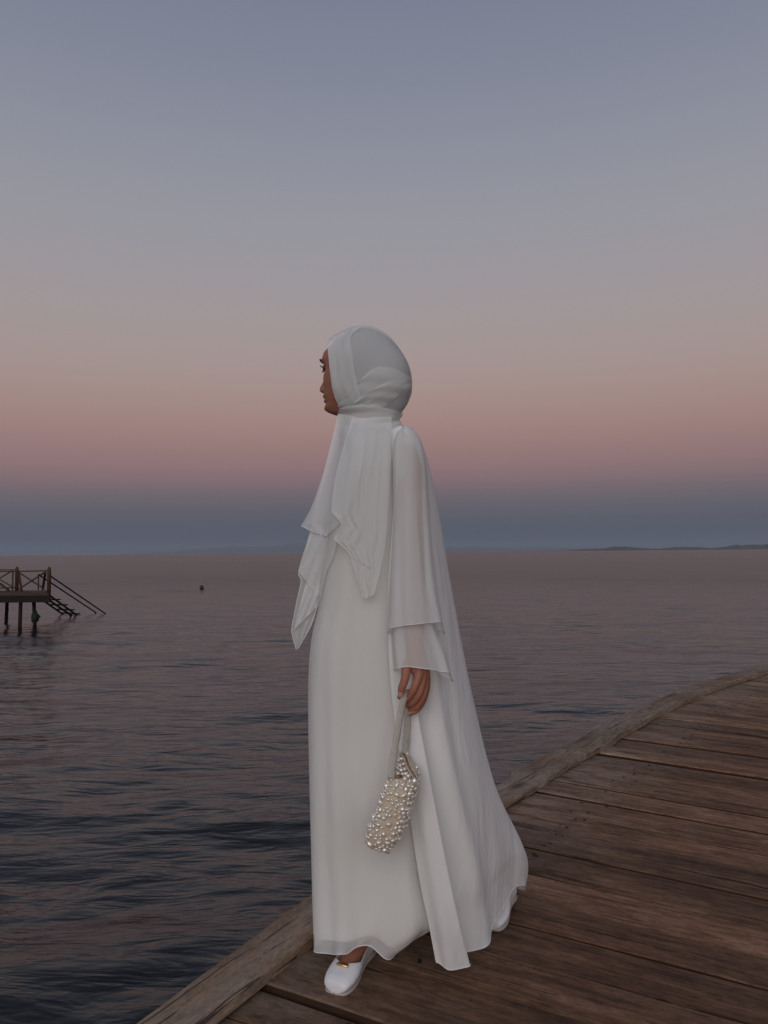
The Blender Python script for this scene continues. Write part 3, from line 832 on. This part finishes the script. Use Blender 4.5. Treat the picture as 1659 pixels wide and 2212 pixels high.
def build_dress():
    rows = [ring(905, 742, 862, 2.155, .055, .06), ring(925, 738, 872, 2.155, .09, .10), ring(945, 733, 880, 2.155, .135, .14), ring(975, 730, 885, 2.155, .155, .16),
            ring(1040, 716, 890, 2.155, .165, .165), ring(1120, 703, 905, 2.155, .165, .165), ring(1210, 700, 920, 2.15, .155, .165), ring(1300, 688, 930, 2.15, .155, .17), ring(1380, 671, 938, 2.15, .16, .17),
            ring(1460, 665, 945, 2.15, .165, .17), ring(1560, 664.5, 955, 2.145, .165, .17), ring(1700, 667, 968, 2.13, .16, .18), ring(1840, 670, 975, 2.12, .14, .19), ring(1950, 673, 985, 2.11, .14, .21)]
    hem = [G(675.5, 2032, .060), G(690, 2053, .062), G(735, 2062, .082), G(797, 2048, .084), G(858, 2056, .055), G(912, 2016, .075), (.17, 2.20, .09), (.17, 2.30, .08), (.09, 2.36, .07), (-.02, 2.35, .06), (-.12, 2.30, .06), (-.175, 2.20, .05)]
    rows.append([Vector(h) for h in hem])
    f = fold_fn([(.012, 5, .6, .8), (.007, 9, 2.0, -1.2), (.0035, 15, .3, 1.5)], 1.0, .25)
    o, P = sheet('dress', rows, 220, 200, M_OUTER, PERSON, True, f)
    # opaque lining under the sheer outer cloth, a little shorter
    lin_rows = []
    for r in rows:
        c = sum(r, Vector()) / len(r)
        lin_rows.append([Vector((c.x + (p.x - c.x) * .955, c.y + (p.y - c.y) * .955, p.z)) for p in r])
    lin_rows[-1] = [p.lerp(q, .68) for p, q in zip(lin_rows[-2], lin_rows[-1])]; c = sum(lin_rows[-1], Vector()) / 12
    lin_rows[-1] = [Vector((c.x + (p.x - c.x) * .965, c.y + (p.y - c.y) * .955, p.z)) for p in lin_rows[-1]]
    sheet('lining', lin_rows, 160, 160, M_DRESS, PERSON, True, lambda U, V: f(U, V) * .8)
    hem_tube('hem', [Vector(p) for p in P[-1]] + [Vector(P[-1][0])], .0017, o)
    # sheer outer skin of the skirt, a little longer than the lining
    return o


DRESS = build_dress()


def build_cape():
    def row(e, far): return [W(*p) for p in e] + [Vector(p) for p in far]
    def far(z, *xy): return [(x, y, z) for x, y in xy]
    rows = [
        row([(846, 928, 2.03), (858, 922, 2.035), (868, 919, 2.04), (872, 919, 2.06), (882, 922, 2.075), (892, 925, 2.13)], far(1.41, (.07, 2.24), (.05, 2.32), (-.04, 2.34))),
        row([(848, 980, 2.00), (860, 978, 1.99), (871, 976, 1.985), (875, 978, 2.00), (900, 980, 2.03), (921, 984, 2.12)], far(1.35, (.11, 2.25), (.06, 2.35), (-.05, 2.37))),
        row([(850, 1100, 1.985), (865, 1100, 1.975), (880, 1100, 1.97), (882, 1100, 1.99), (915, 1100, 2.005), (944, 1100, 2.12)], far(1.20, (.14, 2.26), (.07, 2.36), (-.06, 2.38))),
        row([(838, 1300, 1.975), (860, 1300, 1.96), (882, 1300, 1.955), (881, 1300, 1.985), (935, 1300, 1.99), (976, 1300, 2.12)], far(.94, (.18, 2.28), (.09, 2.38), (-.06, 2.39))),
        row([(846, 1500, 1.96), (870, 1500, 1.945), (897, 1500, 1.94), (890, 1500, 1.978), (950, 1500, 1.985), (1013, 1500, 2.13)], far(.68, (.22, 2.33), (.11, 2.41), (-.06, 2.40))),
        row([(876, 1700, 1.952), (905, 1700, 1.928), (932, 1700, 1.925), (921, 1700, 1.97), (990, 1700, 1.99), (1062, 1700, 2.17)], far(.43, (.27, 2.40), (.13, 2.46), (-.05, 2.42))),
        row([(907, 1900, 1.965), (940, 1900, 1.932), (971, 1900, 1.932), (955, 1895, 1.985), (1035, 1880, 2.04), (1104, 1825, 2.24)], far(.19, (.40, 2.43), (.17, 2.52), (-.04, 2.44))),
        row([(926, 1992, 1.975), (957, 2010, 1.945), (993, 2000, 1.948), (976, 1985, 2.00), (1048, 1955, 2.075), (1108, 1866, 2.26)], far(.10, (.435, 2.45), (.19, 2.54), (-.03, 2.45))),
        [G(942, 2078, .045), G(973, 2094, .035), G(1014, 2086, .035), G(992, 2062, .045), G(1058, 2030, .045), G(1111, 1914, .098), G(1133, 1922, .020), Vector((.21, 2.57, .03)), Vector((-.02, 2.47, .03))],
    ]
    def f(U, V):
        a = np.clip((V - .15) / .85, 0, 1); b = np.clip((U - .42) / .08, 0, 1)
        return a * b * (.010 * np.sin(U * 34 + 1 + V * .8) + .004 * np.sin(U * 71 + 2)) + .002 * a * (1 - b) * np.sin(U * 40)
    o, P = sheet('outer_robe', rows, 200, 170, M_CHIF, PERSON, False, f)
    hem_tube('hem', [Vector(p) for p in P[-1]], .0016, o)
    hem_tube('front_edge', [Vector(p) for p in P[:, 0]][12:], .0012, o)
    return o


CAPE = build_cape()


def build_sleeve():
    top = [ring(926, 868, 884, 2.035, .02, .03), ring(934, 858, 898, 2.02, .045, .05), ring(955, 850, 910, 2.01, .055, .05), ring(1000, 847, 920, 2.0, .06, .06), ring(1060, 848, 924, 1.995, .065, .065),
           ring(1130, 847, 928, 1.98, .066, .06), ring(1210, 843, 934, 1.963, .068, .06), ring(1285, 838, 944, 1.95, .072, .058)]
    dyu = [18, 10, 1, -3, -6, -3, 22, 18, 6, 4, 10, 18]
    f = fold_fn([(.0045, 3, 1.2, .5), (.003, 7, .4, -.8), (.0015, 11, 2, .6)], 1, .15)
    rows = top + [ring(1346, 834, 956, 1.942, .074, .055, dy=dyu)]
    o, P = sheet('sleeve', rows, 120, 110, M_THIN, PERSON, True, f); hem_tube('hem', [Vector(p) for p in P[-1]] + [Vector(P[-1][0])], .0014, o)
    low = [ring(950, 862, 896, 2.015, .040, .035), ring(1060, 856, 900, 2.00, .042, .038), ring(1180, 853, 908, 1.967, .045, .04), ring(1280, 846, 922, 1.95, .052, .045), ring(1350, 844, 938, 1.938, .055, .048), ring(1400, 845, 958, 1.93, .057, .05)]
    dyl = [4, -2, -10, -7, -2, 6, 26, 22, 8, 2, 2, 3]
    rows = low + [ring(1444, 848, 974, 1.925, .058, .05, dy=dyl)]
    o2, P = sheet('under_sleeve', rows, 120, 110, M_THIN, PERSON, True, f); hem_tube('hem', [Vector(p) for p in P[-1]] + [Vector(P[-1][0])], .0015, o2)
    return o, o2


SLEEVE, UNDERSLEEVE = build_sleeve()


# ------------------------------------------------------------------ headscarf
def scarf_ring(x, yt, yb, hw, n=16, p=2.15, near=None, farshift=0):
    out = []
    T = W(x, yt, YH); B = W(x, yb, YH); cz = (T.z + B.z) / 2; rz = (T.z - B.z) / 2
    for i in range(n):
        t = 2 * math.pi * i / n; c, s_ = math.cos(t), math.sin(t)          # c: up, s: near
        z = cz + rz * math.copysign(abs(c) ** (2 / p), c); d = math.copysign(abs(s_) ** (2 / p), s_)
        if near is not None: X = W(np.interp(z, near[0], near[1]), 800, YH).x
        else: X = T.x
        if d < 0: X += farshift * abs(d)
        elif near is None: X -= farshift * .0 * d
        out.append(Vector((X, YH + .004 - d * hw, z)))
    return out


def build_scarf():
    zy = lambda y: W(760, y, YH).z
    nz_ = [zy(y) for y in (905, 888, 870, 850, 830, 800, 770, 750, 735, 720)]; nx = [748, 738, 728, 722, 719, 716.5, 713, 711, 714, 728]
    rows = [scarf_ring(728, 733, 896, .070, near=(nz_, nx), farshift=.06), scarf_ring(739, 717, 900, .084, farshift=.05), scarf_ring(765, 705.5, 905, .094, farshift=.02), scarf_ring(800, 707, 908, .098),
            scarf_ring(835, 725, 906, .095), scarf_ring(860, 749, 897, .084), scarf_ring(878, 779, 876, .064), scarf_ring(888, 810, 850, .034), scarf_ring(890, 828, 838, .006)]
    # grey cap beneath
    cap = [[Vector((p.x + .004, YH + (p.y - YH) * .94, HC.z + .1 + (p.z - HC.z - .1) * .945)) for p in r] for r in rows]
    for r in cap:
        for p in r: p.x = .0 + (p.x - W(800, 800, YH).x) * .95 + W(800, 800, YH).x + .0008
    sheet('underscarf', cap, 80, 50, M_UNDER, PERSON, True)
    def f(U, V):
        s_ = np.clip(np.sin(np.clip(V, 0, 1) * math.pi), 0, 1) ** .5
        g = np.clip(1 - np.abs(U - .33) / .22, 0, 1)
        return s_ * (.0022 * np.sin(U * 44 - V * 9 + .6) * g + .0016 * np.sin(U * 24 + V * 15)) + .003 * np.exp(-((V - .03) / .03) ** 2)
    o, P = sheet('headscarf', rows, 140, 110, M_SCARF, PERSON, True, f)
    hem_tube('hem', [Vector(p) for p in P[0]] + [Vector(P[0][0])], .0012, o)
    bv = BVHTree.FromPolygons([Vector(p) for p in P.reshape(-1, 3)], grid_faces(P.shape[0], P.shape[1], True))
    camp = Vector((0, 0, CAM_H))
    def on(x, y, off, tree=bv):
        d = ray(x, y).normalized(); h = tree.ray_cast(camp, d)
        if h[0] is None:
            n_ = tree.find_nearest(W(x, y, YH)); return n_[0] - d * off
        nn = h[1] if h[1].dot(d) < 0 else -h[1]
        return h[0] + (nn * .6 - d * .4) * off
    q2 = lambda x, y: (675 + .14649 * x, 691.2 + .14649 * y)
    def overlay(name, left, right, n, m, off, mat=M_SCARF, fold=.0016, hemR=True):
        Lc = crs(np.array(left, float), np.linspace(0, 1, m)); Rc = crs(np.array(right, float), np.linspace(0, 1, m))
        V = []
        for j in range(m):
            for i in range(n):
                u = i / (n - 1); q = Lc[j] * (1 - u) + Rc[j] * u
                V.append(on(*q2(*q), off * (1 if hemR or name == 'scarf_front_layer' else 1 - .75 * j / (m - 1)) + fold * (math.sin(u * 9 + j * .13) + .6 * math.sin(u * 17 + 2 - j * .07))))
        oo = pymesh(name, V, grid_faces(m, n), mat, PERSON)
        if hemR: hem_tube('hem', [V[j * n + n - 1] for j in range(m)], .0009, oo)
        return oo
    overlay('scarf_front_layer', [(330, 260), (245, 420), (262, 600), (268, 800), (280, 950), (300, 1060), (340, 1180), (385, 1280)], [(735, 102), (570, 260), (590, 500), (612, 680), (640, 820), (668, 940), (695, 1060), (728, 1190)], 44, 60, .005, hemR=False)
    overlay('scarf_side_fold', [(385, 1240), (420, 1250), (470, 1265), (560, 1290), (680, 1310)], [(668, 945), (850, 748), (1010, 690), (1200, 720), (1340, 790), (1455, 870)], 40, 40, .0065, fold=.002, hemR=False)
    overlay('scarf_jaw_fold', [(395, 1290), (470, 1300), (600, 1312), (760, 1318), (1000, 1320)], [(720, 1180), (1000, 960), (1180, 880), (1330, 900), (1440, 960)], 36, 30, .009, fold=.002, hemR=False)
    # wrap round the neck
    def nring(yl, yr, xl, xr, bn, bf, n=16):
        A, B = W(xl, yl, 2.145), W(xr, yr, 2.145); out = []
        for i in range(n):
            t = math.pi + 2 * math.pi * i / n; c, s_ = math.cos(t), math.sin(t); k = (c + 1) / 2
            out.append(Vector((A.x * (1 - k) + B.x * k, 2.145 + s_ * (bn if s_ < 0 else bf), A.z * (1 - k) + B.z * k - max(0, yl - 900) / 68 * .024 * max(0, -s_) ** 2)))
        return out
    nr = [nring(876, 872, 741, 862, .072, .07), nring(888, 882, 733, 868, .082, .08), nring(902, 893, 731, 868, .086, .08), nring(918, 904, 731, 865, .086, .082), nring(934, 913, 731, 862, .088, .085),
          nring(948, 921, 732, 866, .104, .09), nring(960, 928, 734, 872, .128, .10)]
    def fn(U, V): return (.35 + .65 * np.clip(-np.sin(math.pi + 2 * math.pi * U), 0, 1)) * 1.0 * (.0055 * np.sin(V * 15 + U * 9 + .5) + .003 * np.sin(V * 27 - U * 11) + .001 * np.sin(U * 60))
    o, _ = sheet('neck_wrap', nr, 120, 70, M_SCARF, PERSON, True, fn)
    return on


ON = build_scarf()


def build_tails():
    polyV, polyF = [], []
    for o in (DRESS, CAPE, SLEEVE):
        k = len(polyV); polyV += [v.co.copy() for v in o.data.vertices]; polyF += [tuple(i + k for i in p.vertices) for p in o.data.polygons]
    tree = BVHTree.FromPolygons(polyV, polyF); camp = Vector((0, 0, CAM_H))
    def depth(x, y, off, dflt):
        d = ray(x, y).normalized(); h = tree.ray_cast(camp, d)
        return (h[0].y - off) if h[0] is not None else dflt
    # long tail falling in front, with a stepped edge
    def tail(name, rows, n, m, mat, fold, hems):
        g = []
        for y, xl, xr, yl, yr in rows:
            g.append([W(xl + (xr - xl) * k, y + (yr - y) * k if yr else y, yl + (YT(y) - yl) * k) for k in (0, .35, .7, 1)])
        o, P = sheet(name, g, n, m, mat, PERSON, False, fold)
        for e in hems: hem_tube('hem', [Vector(p) for p in (P[-1] if e == 'b' else P[:, 0] if e == 'l' else P[:, -1])], .0012, o)
        return o, P
    def YT(y): return np.interp(y, [900, 960, 1060, 1200, 1400], [2.055, 2.03, 2.0, 2.005, 2.02])
    def pt(x, y, Y): return W(x, y, Y)
    f = lambda U, V: .006 * np.sin(U * 9 + V * 2) * np.clip(V * 3, 0, 1)
    gl = lambda rows: [[pt(xl + (xr - xl) * k, yl + (yr - yl) * k, Yl + (Yr - Yl) * k) for k in (0, .33, .67, 1)] for (xl, yl, Yl, xr, yr, Yr) in rows]
    def drape(name, rows, n, m, off, mat, fold, miss=2.075, top=True):
        """cloth hanging over the dress: it rests on what is below it and bridges the hollows"""
        A = np.array([[xl, yl, xr, yr] for xl, yl, xr, yr in rows], float); C = crs(A, np.linspace(0, 1, m)); u = np.linspace(0, 1, n)
        PX = C[:, 0:1] + (C[:, 2:3] - C[:, 0:1]) * u; PY = C[:, 1:2] + (C[:, 3:4] - C[:, 1:2]) * u
        vv = np.linspace(0, 1, m); offs = off * np.interp(vv, [0, .12], [.3, 1]) if top else np.full(m, off)
        H = np.array([[depth(PX[j, i], PY[j, i], offs[j], 9.0) for i in range(n)] for j in range(m)])
        miss = (np.interp(vv, [0, .05, .16], [2.115, 2.10, miss]) if top else np.full(m, miss))[:, None] * np.ones((m, n))
        Yv = np.where(H > 8, miss, np.minimum(H, miss)); lim = np.where(H > 8, miss + .02, H)
        for _ in range(60):
            p = np.pad(Yv, 1, mode='edge'); Yv = np.minimum(.25 * (p[2:, 1:-1] + p[:-2, 1:-1] + p[1:-1, 2:] + p[1:-1, :-2]), lim)
        U, V = np.meshgrid(u, np.linspace(0, 1, m)); Yv = Yv - np.abs(fold(U, V)) * (np.clip(V * 8, 0, 1) if top else 1)
        P = np.array([[tuple(W(PX[j, i], PY[j, i], Yv[j, i])) for i in range(n)] for j in range(m)])
        return pymesh(name, P.reshape(-1, 3), grid_faces(m, n), mat, PERSON), P
    f = lambda U, V: .007 * np.sin(U * 8 + V * 2.5) * np.clip(V * 3, 0, 1)
    # back (longer) layer
    o, P = drape('scarf_tail', [(730, 895, 765, 900), (708, 985, 752, 990), (686, 1075, 742, 1080), (669, 1150, 732, 1150), (654, 1205, 720, 1200), (645, 1238, 706, 1235), (650, 1256, 699, 1262), (641, 1300, 692, 1290), (635, 1332, 684, 1315), (630, 1364, 672, 1350), (638, 1396, 655, 1382), (640, 1404, 643, 1402)], 28, 110, .012, M_THIN, f, 2.09)
    hem_tube('hem', [Vector(p) for p in P[40:, 0]], .0013, o); hem_tube('hem', [Vector(p) for p in P[66:, -1]], .0013, o)
    # folded strips of it, their slanting hems show as bright steps
    o, P = drape('scarf_tail_fold', [(676, 1130, 712, 1140), (664, 1170, 705, 1185), (652, 1205, 695, 1235), (645, 1232, 685, 1288)], 16, 30, .020, M_THIN, f, 2.078, False); hem_tube('hem', [Vector(p) for p in P[-1]], .0013, o)
    o, P = drape('scarf_tail_fold', [(660, 1262, 690, 1268), (650, 1300, 688, 1285), (640, 1335, 686, 1300), (632, 1362, 683, 1311)], 16, 30, .020, M_THIN, f, 2.078, False); hem_tube('hem', [Vector(p) for p in P[-1]], .0013, o)
    # front (shorter) layer with its corner
    o, P = drape('scarf_tail_front', [(730, 893, 790, 905), (713, 970, 785, 985), (696, 1030, 775, 1035), (674, 1092, 760, 1080), (653, 1133, 745, 1112), (657, 1139, 730, 1134), (675, 1149, 705, 1158)], 44, 90, .026, M_SCARF, lambda U, V: .008 * np.sin(U * 7 + .4 - V * 1.5) ** 2 * np.clip(V * 2, 0, 1) * np.clip(1.6 - 2.2 * U, 0, 1), 2.07)
    hem_tube('hem', [Vector(p) for p in P[58:, 0]], .0013, o); hem_tube('hem', [Vector(p) for p in P[-1]], .0013, o)
    # wide end lying over the chest, gathered at the neck
    o, P = drape('scarf_chest_drape', [(760, 905, 846, 900), (736, 985, 846, 975), (722, 1045, 842, 1040), (716, 1100, 838, 1100), (722, 1112, 836, 1140), (737, 1131, 833, 1165), (726, 1150, 830, 1190), (722, 1164, 827, 1205), (738, 1178, 823, 1222), (755, 1196, 820, 1240), (762, 1220, 816, 1256), (774, 1256, 812, 1272), (786, 1294, 808, 1284)],
                 56, 100, .031, M_SCARF, lambda U, V: (.006 * np.sin(U * 11 + 1 - V * 2) + .003 * np.sin(U * 24 + V * 4)) * (1 - .5 * V), 2.06)
    hem_tube('hem', [Vector(p) for p in P[30:, 0]], .0013, o); hem_tube('hem', [Vector(p) for p in P[-1]], .0013, o)
    hem_tube('hem', [W(754 + 46 * k / 5, 1198 + 28 * k / 5, P[70][6 + 7 * k][1] - .004) for k in range(6)], .0008, o)

build_tails()


# ------------------------------------------------------------------ shoes
def build_shoe(heel, toe, zh, roll=0.0, buckle=True):
    """a soft flat with a low vamp; heel and toe are points on its sole"""
    Lx = (toe - heel); ln = Lx.length; ax = Lx.normalized(); ay = Vector((0, 0, 1)).cross(ax).normalized(); az = ax.cross(ay)
    nt_, na = 60, 41; V = []
    col_pts = []
    for i in range(nt_):
        t = .5 - .5 * math.cos(math.pi * i / (nt_ - 1))
        w = np.interp(t, [0, .02, .06, .15, .3, .5, .65, .76, .86, .93, .97, .99, 1], [.004, .016, .025, .031, .031, .036, .044, .0475, .0465, .0415, .0360, .0270, .002])
        hgt = np.interp(t, [0, .02, .06, .2, .4, .55, .66, .75, .85, .93, .97, .99, 1], [.022, .048, .056, .058, .062, .060, .053, .047, .040, .034, .028, .021, .003])
        skew = .010 * math.sin(max(0, t - .35) / .65 * math.pi / 2)
        tm = np.interp(t, [0, .1, .3, .55, .66, .74, .785, 1], [.80, .74, .60, .58, .66, .85, 1, 1] if buckle else [.97, .96, .95, .95, .97, 1, 1, 1]) * math.pi
        for k in range(na):
            a = -tm + 2 * tm * k / (na - 1); sn, cs = math.sin(a), math.cos(a)
            y = .86 * w * math.copysign(abs(sn) ** .8, sn); w = w; z = hgt * ((1 - cs) / 2) ** .9
            crease = .0012 * math.sin(t * 90 + sn * 5) * math.exp(-((t - .62) / .08) ** 2) if abs(a) > 1 else 0
            seam = -.0008 * math.exp(-((a - math.pi) / .05) ** 2) - .0008 * math.exp(-((a + math.pi) / .05) ** 2) if .81 < t < .96 else 0
            V.append(heel + ax * (t * ln) + ay * (y + skew) + az * (z + .004 + crease + seam))
    o = pymesh('shoe', V, grid_faces(nt_, na), M_SHOE, PERSON)
    bm = bmesh.new(); bm.from_mesh(o.data); bmesh.ops.remove_doubles(bm, verts=bm.verts, dist=.00012); bm.to_mesh(o.data); bm.free()
    sd = o.modifiers.new('s', 'SOLIDIFY'); sd.thickness = .002; sd.offset = -1
    hem_tube('trim', [V[i * na] for i in range(0, int(nt_ * math.acos(1 - 2 * .78) / math.pi))], .0012, o); hem_tube('trim', [V[i * na + na - 1] for i in range(0, int(nt_ * math.acos(1 - 2 * .78) / math.pi))], .0012, o)
    # sole
    SV, SF = [], []
    for i in range(nt_):
        t = .5 - .5 * math.cos(math.pi * i / (nt_ - 1))
        w = np.interp(t, [0, .02, .06, .15, .3, .5, .65, .76, .86, .93, .97, .99, 1], [.004, .017, .026, .030, .029, .034, .042, .0455, .045, .0408, .0352, .0262, .002])
        skew = .010 * math.sin(max(0, t - .35) / .65 * math.pi / 2)
        w *= .81
        for y, z in ((-w + .001, .0), (-w, .005), (w, .005), (w - .001, 0)): SV.append(heel + ax * (t * ln * 1.008 - .001) + ay * (y + skew) + az * z)
    for i in range(nt_ - 1):
        for k in range(4): SF.append((i * 4 + k, i * 4 + (k + 1) % 4, (i + 1) * 4 + (k + 1) % 4, (i + 1) * 4 + k))
    pymesh('sole', SV, SF, M_SOLE, o)
    if buckle:
        c = heel + ax * (.80 * ln) + ay * .0085 + az * .0495
        b = bar('buckle', c - ay * .0165, c + ay * .0165, .011, .006, M_GOLD, o, .0025, up=az)
        for p in b.data.polygons: p.use_smooth = True
        dv = (V[41 * na + na // 2 * 0] + V[41 * na + na - 1]) / 2
    return o


build_shoe(*SHOE_F, 0)
build_shoe(*SHOE_R, .02, buckle=False)


# ------------------------------------------------------------------ pearl handbag
def build_bag():
    YB_ = 1.882
    root = empty('handbag', q4(430, 1700, YB_)); bpy.context.view_layer.update(); inv = Matrix.Translation(-root.location)
    tag(root, 'small beige handbag covered in baroque pearls hanging from the woman\'s hand', 'handbag')
    def put(o, p=root): o.parent = p; o.matrix_parent_inverse = p.matrix_world.inverted(); return o
    P = lambda x, y, d: q4(x, y, YB_ + d)
    # rings: left, near-left, near-mid, near-right, right, far-right, far-mid, far-left
    def rg(y, xl, xr, tilt, bn, bf):
        xm = (xl + xr) / 2; w = (xr - xl) / 2; out = []
        for i in range(12):
            t = math.pi + 2 * math.pi * i / 12; c, s_ = math.cos(t), math.sin(t); e = 2 / 2.6
            out.append(P(xm + w * math.copysign(abs(c) ** e, c), y + tilt * c, (-.0) + math.copysign(abs(s_) ** e, s_) * (bn if s_ < 0 else bf)))
        return out
    top = [P(402, 1330, -.008), P(440, 1343, -.022), P(520, 1345, -.028), P(600, 1345, -.028), P(690, 1348, -.022), P(708, 1330, -.006), P(700, 1255, .012), P(655, 1165, .026), P(588, 1072, .034), P(535, 1062, .034), P(510, 1130, .024), P(450, 1290, .008)]
    mid = rg(1430, 372, 700, 0, .032, .03)
    rows = [top, [top[i].lerp(mid[i], .45) for i in range(12)], mid, rg(1540, 338, 652, 6, .034, .032), rg(1650, 300, 618, 14, .034, .032), rg(1760, 252, 590, 22, .033, .03), rg(1870, 205, 545, 28, .031, .029), rg(1960, 180, 488, 34, .028, .026), rg(2040, 185, 415, 32, .02, .02), rg(2075, 215, 365, 26, .008, .008)]
    Pn = surf_pts(rows, 72, 64, True)
    V = Pn.reshape(-1, 3).tolist(); F = grid_faces(64, 72, True); F.append(tuple(63 * 72 + k for k in range(72)))
    body = put(pymesh('body', V, F, M_BAG))
    # sunken top closure and zip
    c0 = sum((Vector(p) for p in Pn[0]), Vector()) / 72 + Vector((0, .004, -.012))
    VV = [Vector(p) for p in Pn[0]] + [Vector(p).lerp(c0, .5) + Vector((0, 0, -.006)) for p in Pn[0]] + [c0]
    FF = [(k, (k + 1) % 72, 72 + (k + 1) % 72, 72 + k) for k in range(72)] + [(72 + k, 72 + (k + 1) % 72, 144) for k in range(72)]
    put(pymesh('lining', VV, FF, M_BAG))
    put(tube('rim', [Vector(p) for p in Pn[0]], .0017, M_STRAP, None, 6, True))
    zp = [P(548, 1085, .026), P(578, 1120, .016), P(598, 1180, .004), P(622, 1240, -.006), P(655, 1290, -.014), P(682, 1342, -.024)]
    zc = [Vector(p) for p in crs(np.array([tuple(p) for p in zp]), np.linspace(0, 1, 24))]
    put(tube('zip', zc, .0030, M_ZIP, None, 6))
    for s_ in (-1, 1): put(tube('zip_tape', [p + Vector((s_ * .0048, .001, .0012)) for p in zc], .0021, M_STRAP, None, 6))
    put(tube('zip_pull', [P(450, 1342, -.018), P(490, 1325, -.02), P(540, 1308, -.016)], .0036, M_ZIP, None, 6))
    # strap
    def ribbon(pts, w, th):
        C = [Vector(p) for p in crs(np.array([tuple(p) for p in pts]), np.linspace(0, 1, 40))]; V, F = [], []
        for i, p in enumerate(C):
            t = (C[min(i + 1, 39)] - C[max(i - 1, 0)]).normalized(); s_ = t.cross(Vector((.25, -1, 0))).normalized(); n_ = s_.cross(t)
            ww = w * (1 + .06 * math.sin(i * 1.7))
            for a, b in ((-1, -.4), (-.6, -1), (.6, -1), (1, -.4), (1, .4), (.6, 1), (-.6, 1), (-1, .4)): V.append(p + s_ * (a * ww / 2) + n_ * (b * th / 2))
        for i in range(39):
            for k in range(8): F.append((i * 8 + k, i * 8 + (k + 1) % 8, (i + 1) * 8 + (k + 1) % 8, (i + 1) * 8 + k))
        F.append(tuple(range(8))[::-1]); F.append(tuple(39 * 8 + k for k in range(8)))
        return V, F
    Z = YHAND - YB_
    front = [P(428, 1345, -.024), P(440, 1230, -.020), P(462, 1060, -.012), P(495, 850, -.004), P(530, 650, Z - .012), P(556, 520, Z - .013), P(585, 455, Z - .004), P(608, 448, Z + .012), P(606, 520, Z + .024), P(600, 640, Z + .026), P(597, 760, Z + .026), P(590, 900, .036), P(578, 1030, .036), P(566, 1078, .034)]
    put(pymesh('strap', *ribbon(front, .0165, .0045), M_STRAP))
    # pearls
    meshes = []
    for q in range(5):
        rg_ = random.Random(q + 11); bm = bmesh.new(); bmesh.ops.create_icosphere(bm, subdivisions=2, radius=1)
        ax = [rg_.uniform(.75, 1.15) for _ in range(3)]; ph = [rg_.random() * 6 for _ in range(3)]
        for v in bm.verts:
            c = v.co.copy(); k = 1 + .13 * math.sin(3.1 * c.x + ph[0]) + .11 * math.sin(3.7 * c.y + ph[1]) + .11 * math.sin(3.3 * c.z + ph[2])
            v.co = Vector((c.x * ax[0] * k, c.y * ax[1] * k, c.z * .82 * k))
        me = bpy.data.meshes.new('pearl'); bm.to_mesh(me); bm.free(); me.materials.append(M_PEARL); me.polygons.foreach_set('use_smooth', [True] * len(me.polygons)); meshes.append(me)
    cand = []; rg_ = random.Random(5)
    for _ in range(9000):
        j = rg_.uniform(.6, 62.9); i = rg_.randrange(72); j0 = int(j); f = j - j0
        p = Vector(Pn[j0][i]).lerp(Vector(Pn[j0 + 1][i]), f)
        n_ = (Vector(Pn[j0][(i + 1) % 72]) - Vector(Pn[j0][i - 1])).cross(Vector(Pn[j0 + 1][i]) - Vector(Pn[j0][i]))
        if n_.length < 1e-12: continue
        n_.normalize()
        c = sum((Vector(x) for x in Pn[j0]), Vector()) / 72
        if n_.dot(p - c) < 0: n_ = -n_
        r = rg_.choice([.0040, .0050, .0060, .0070, .0080, .0046])
        if all((p - a).length > (r + b) * .80 for a, _, b in cand): cand.append((p, n_, r))
        if len(cand) >= 285: break
    for x, y, d in ((500, 1150, .022), (530, 1135, .028), (520, 1200, .016), (555, 1190, .018), (495, 1225, .012), (535, 1250, .010), (575, 1240, .010), (500, 1285, .002), (545, 1300, -.004), (585, 1290, -.004), (610, 1315, -.012), (480, 1180, .018), (560, 1130, .026)):
        cand.append((P(x, y, d - .004), Vector((-.3, -.8, .5)).normalized(), rg_.uniform(.0048, .0064)))
    for p, n_, r in cand:
        o = bpy.data.objects.new('pearl', rg_.choice(meshes)); COL.objects.link(o)
        o.rotation_mode = 'QUATERNION'; o.rotation_quaternion = n_.to_track_quat('Z', 'Y') @ Matrix.Rotation(rg_.random() * 6.28, 3, 'Z').to_quaternion()
        o.location = p + n_ * r * .30; e_ = rg_.uniform(.8, 1.25); o.scale = (r * e_, r / e_, r * .95); o.parent = root; o.matrix_parent_inverse = inv


build_bag()
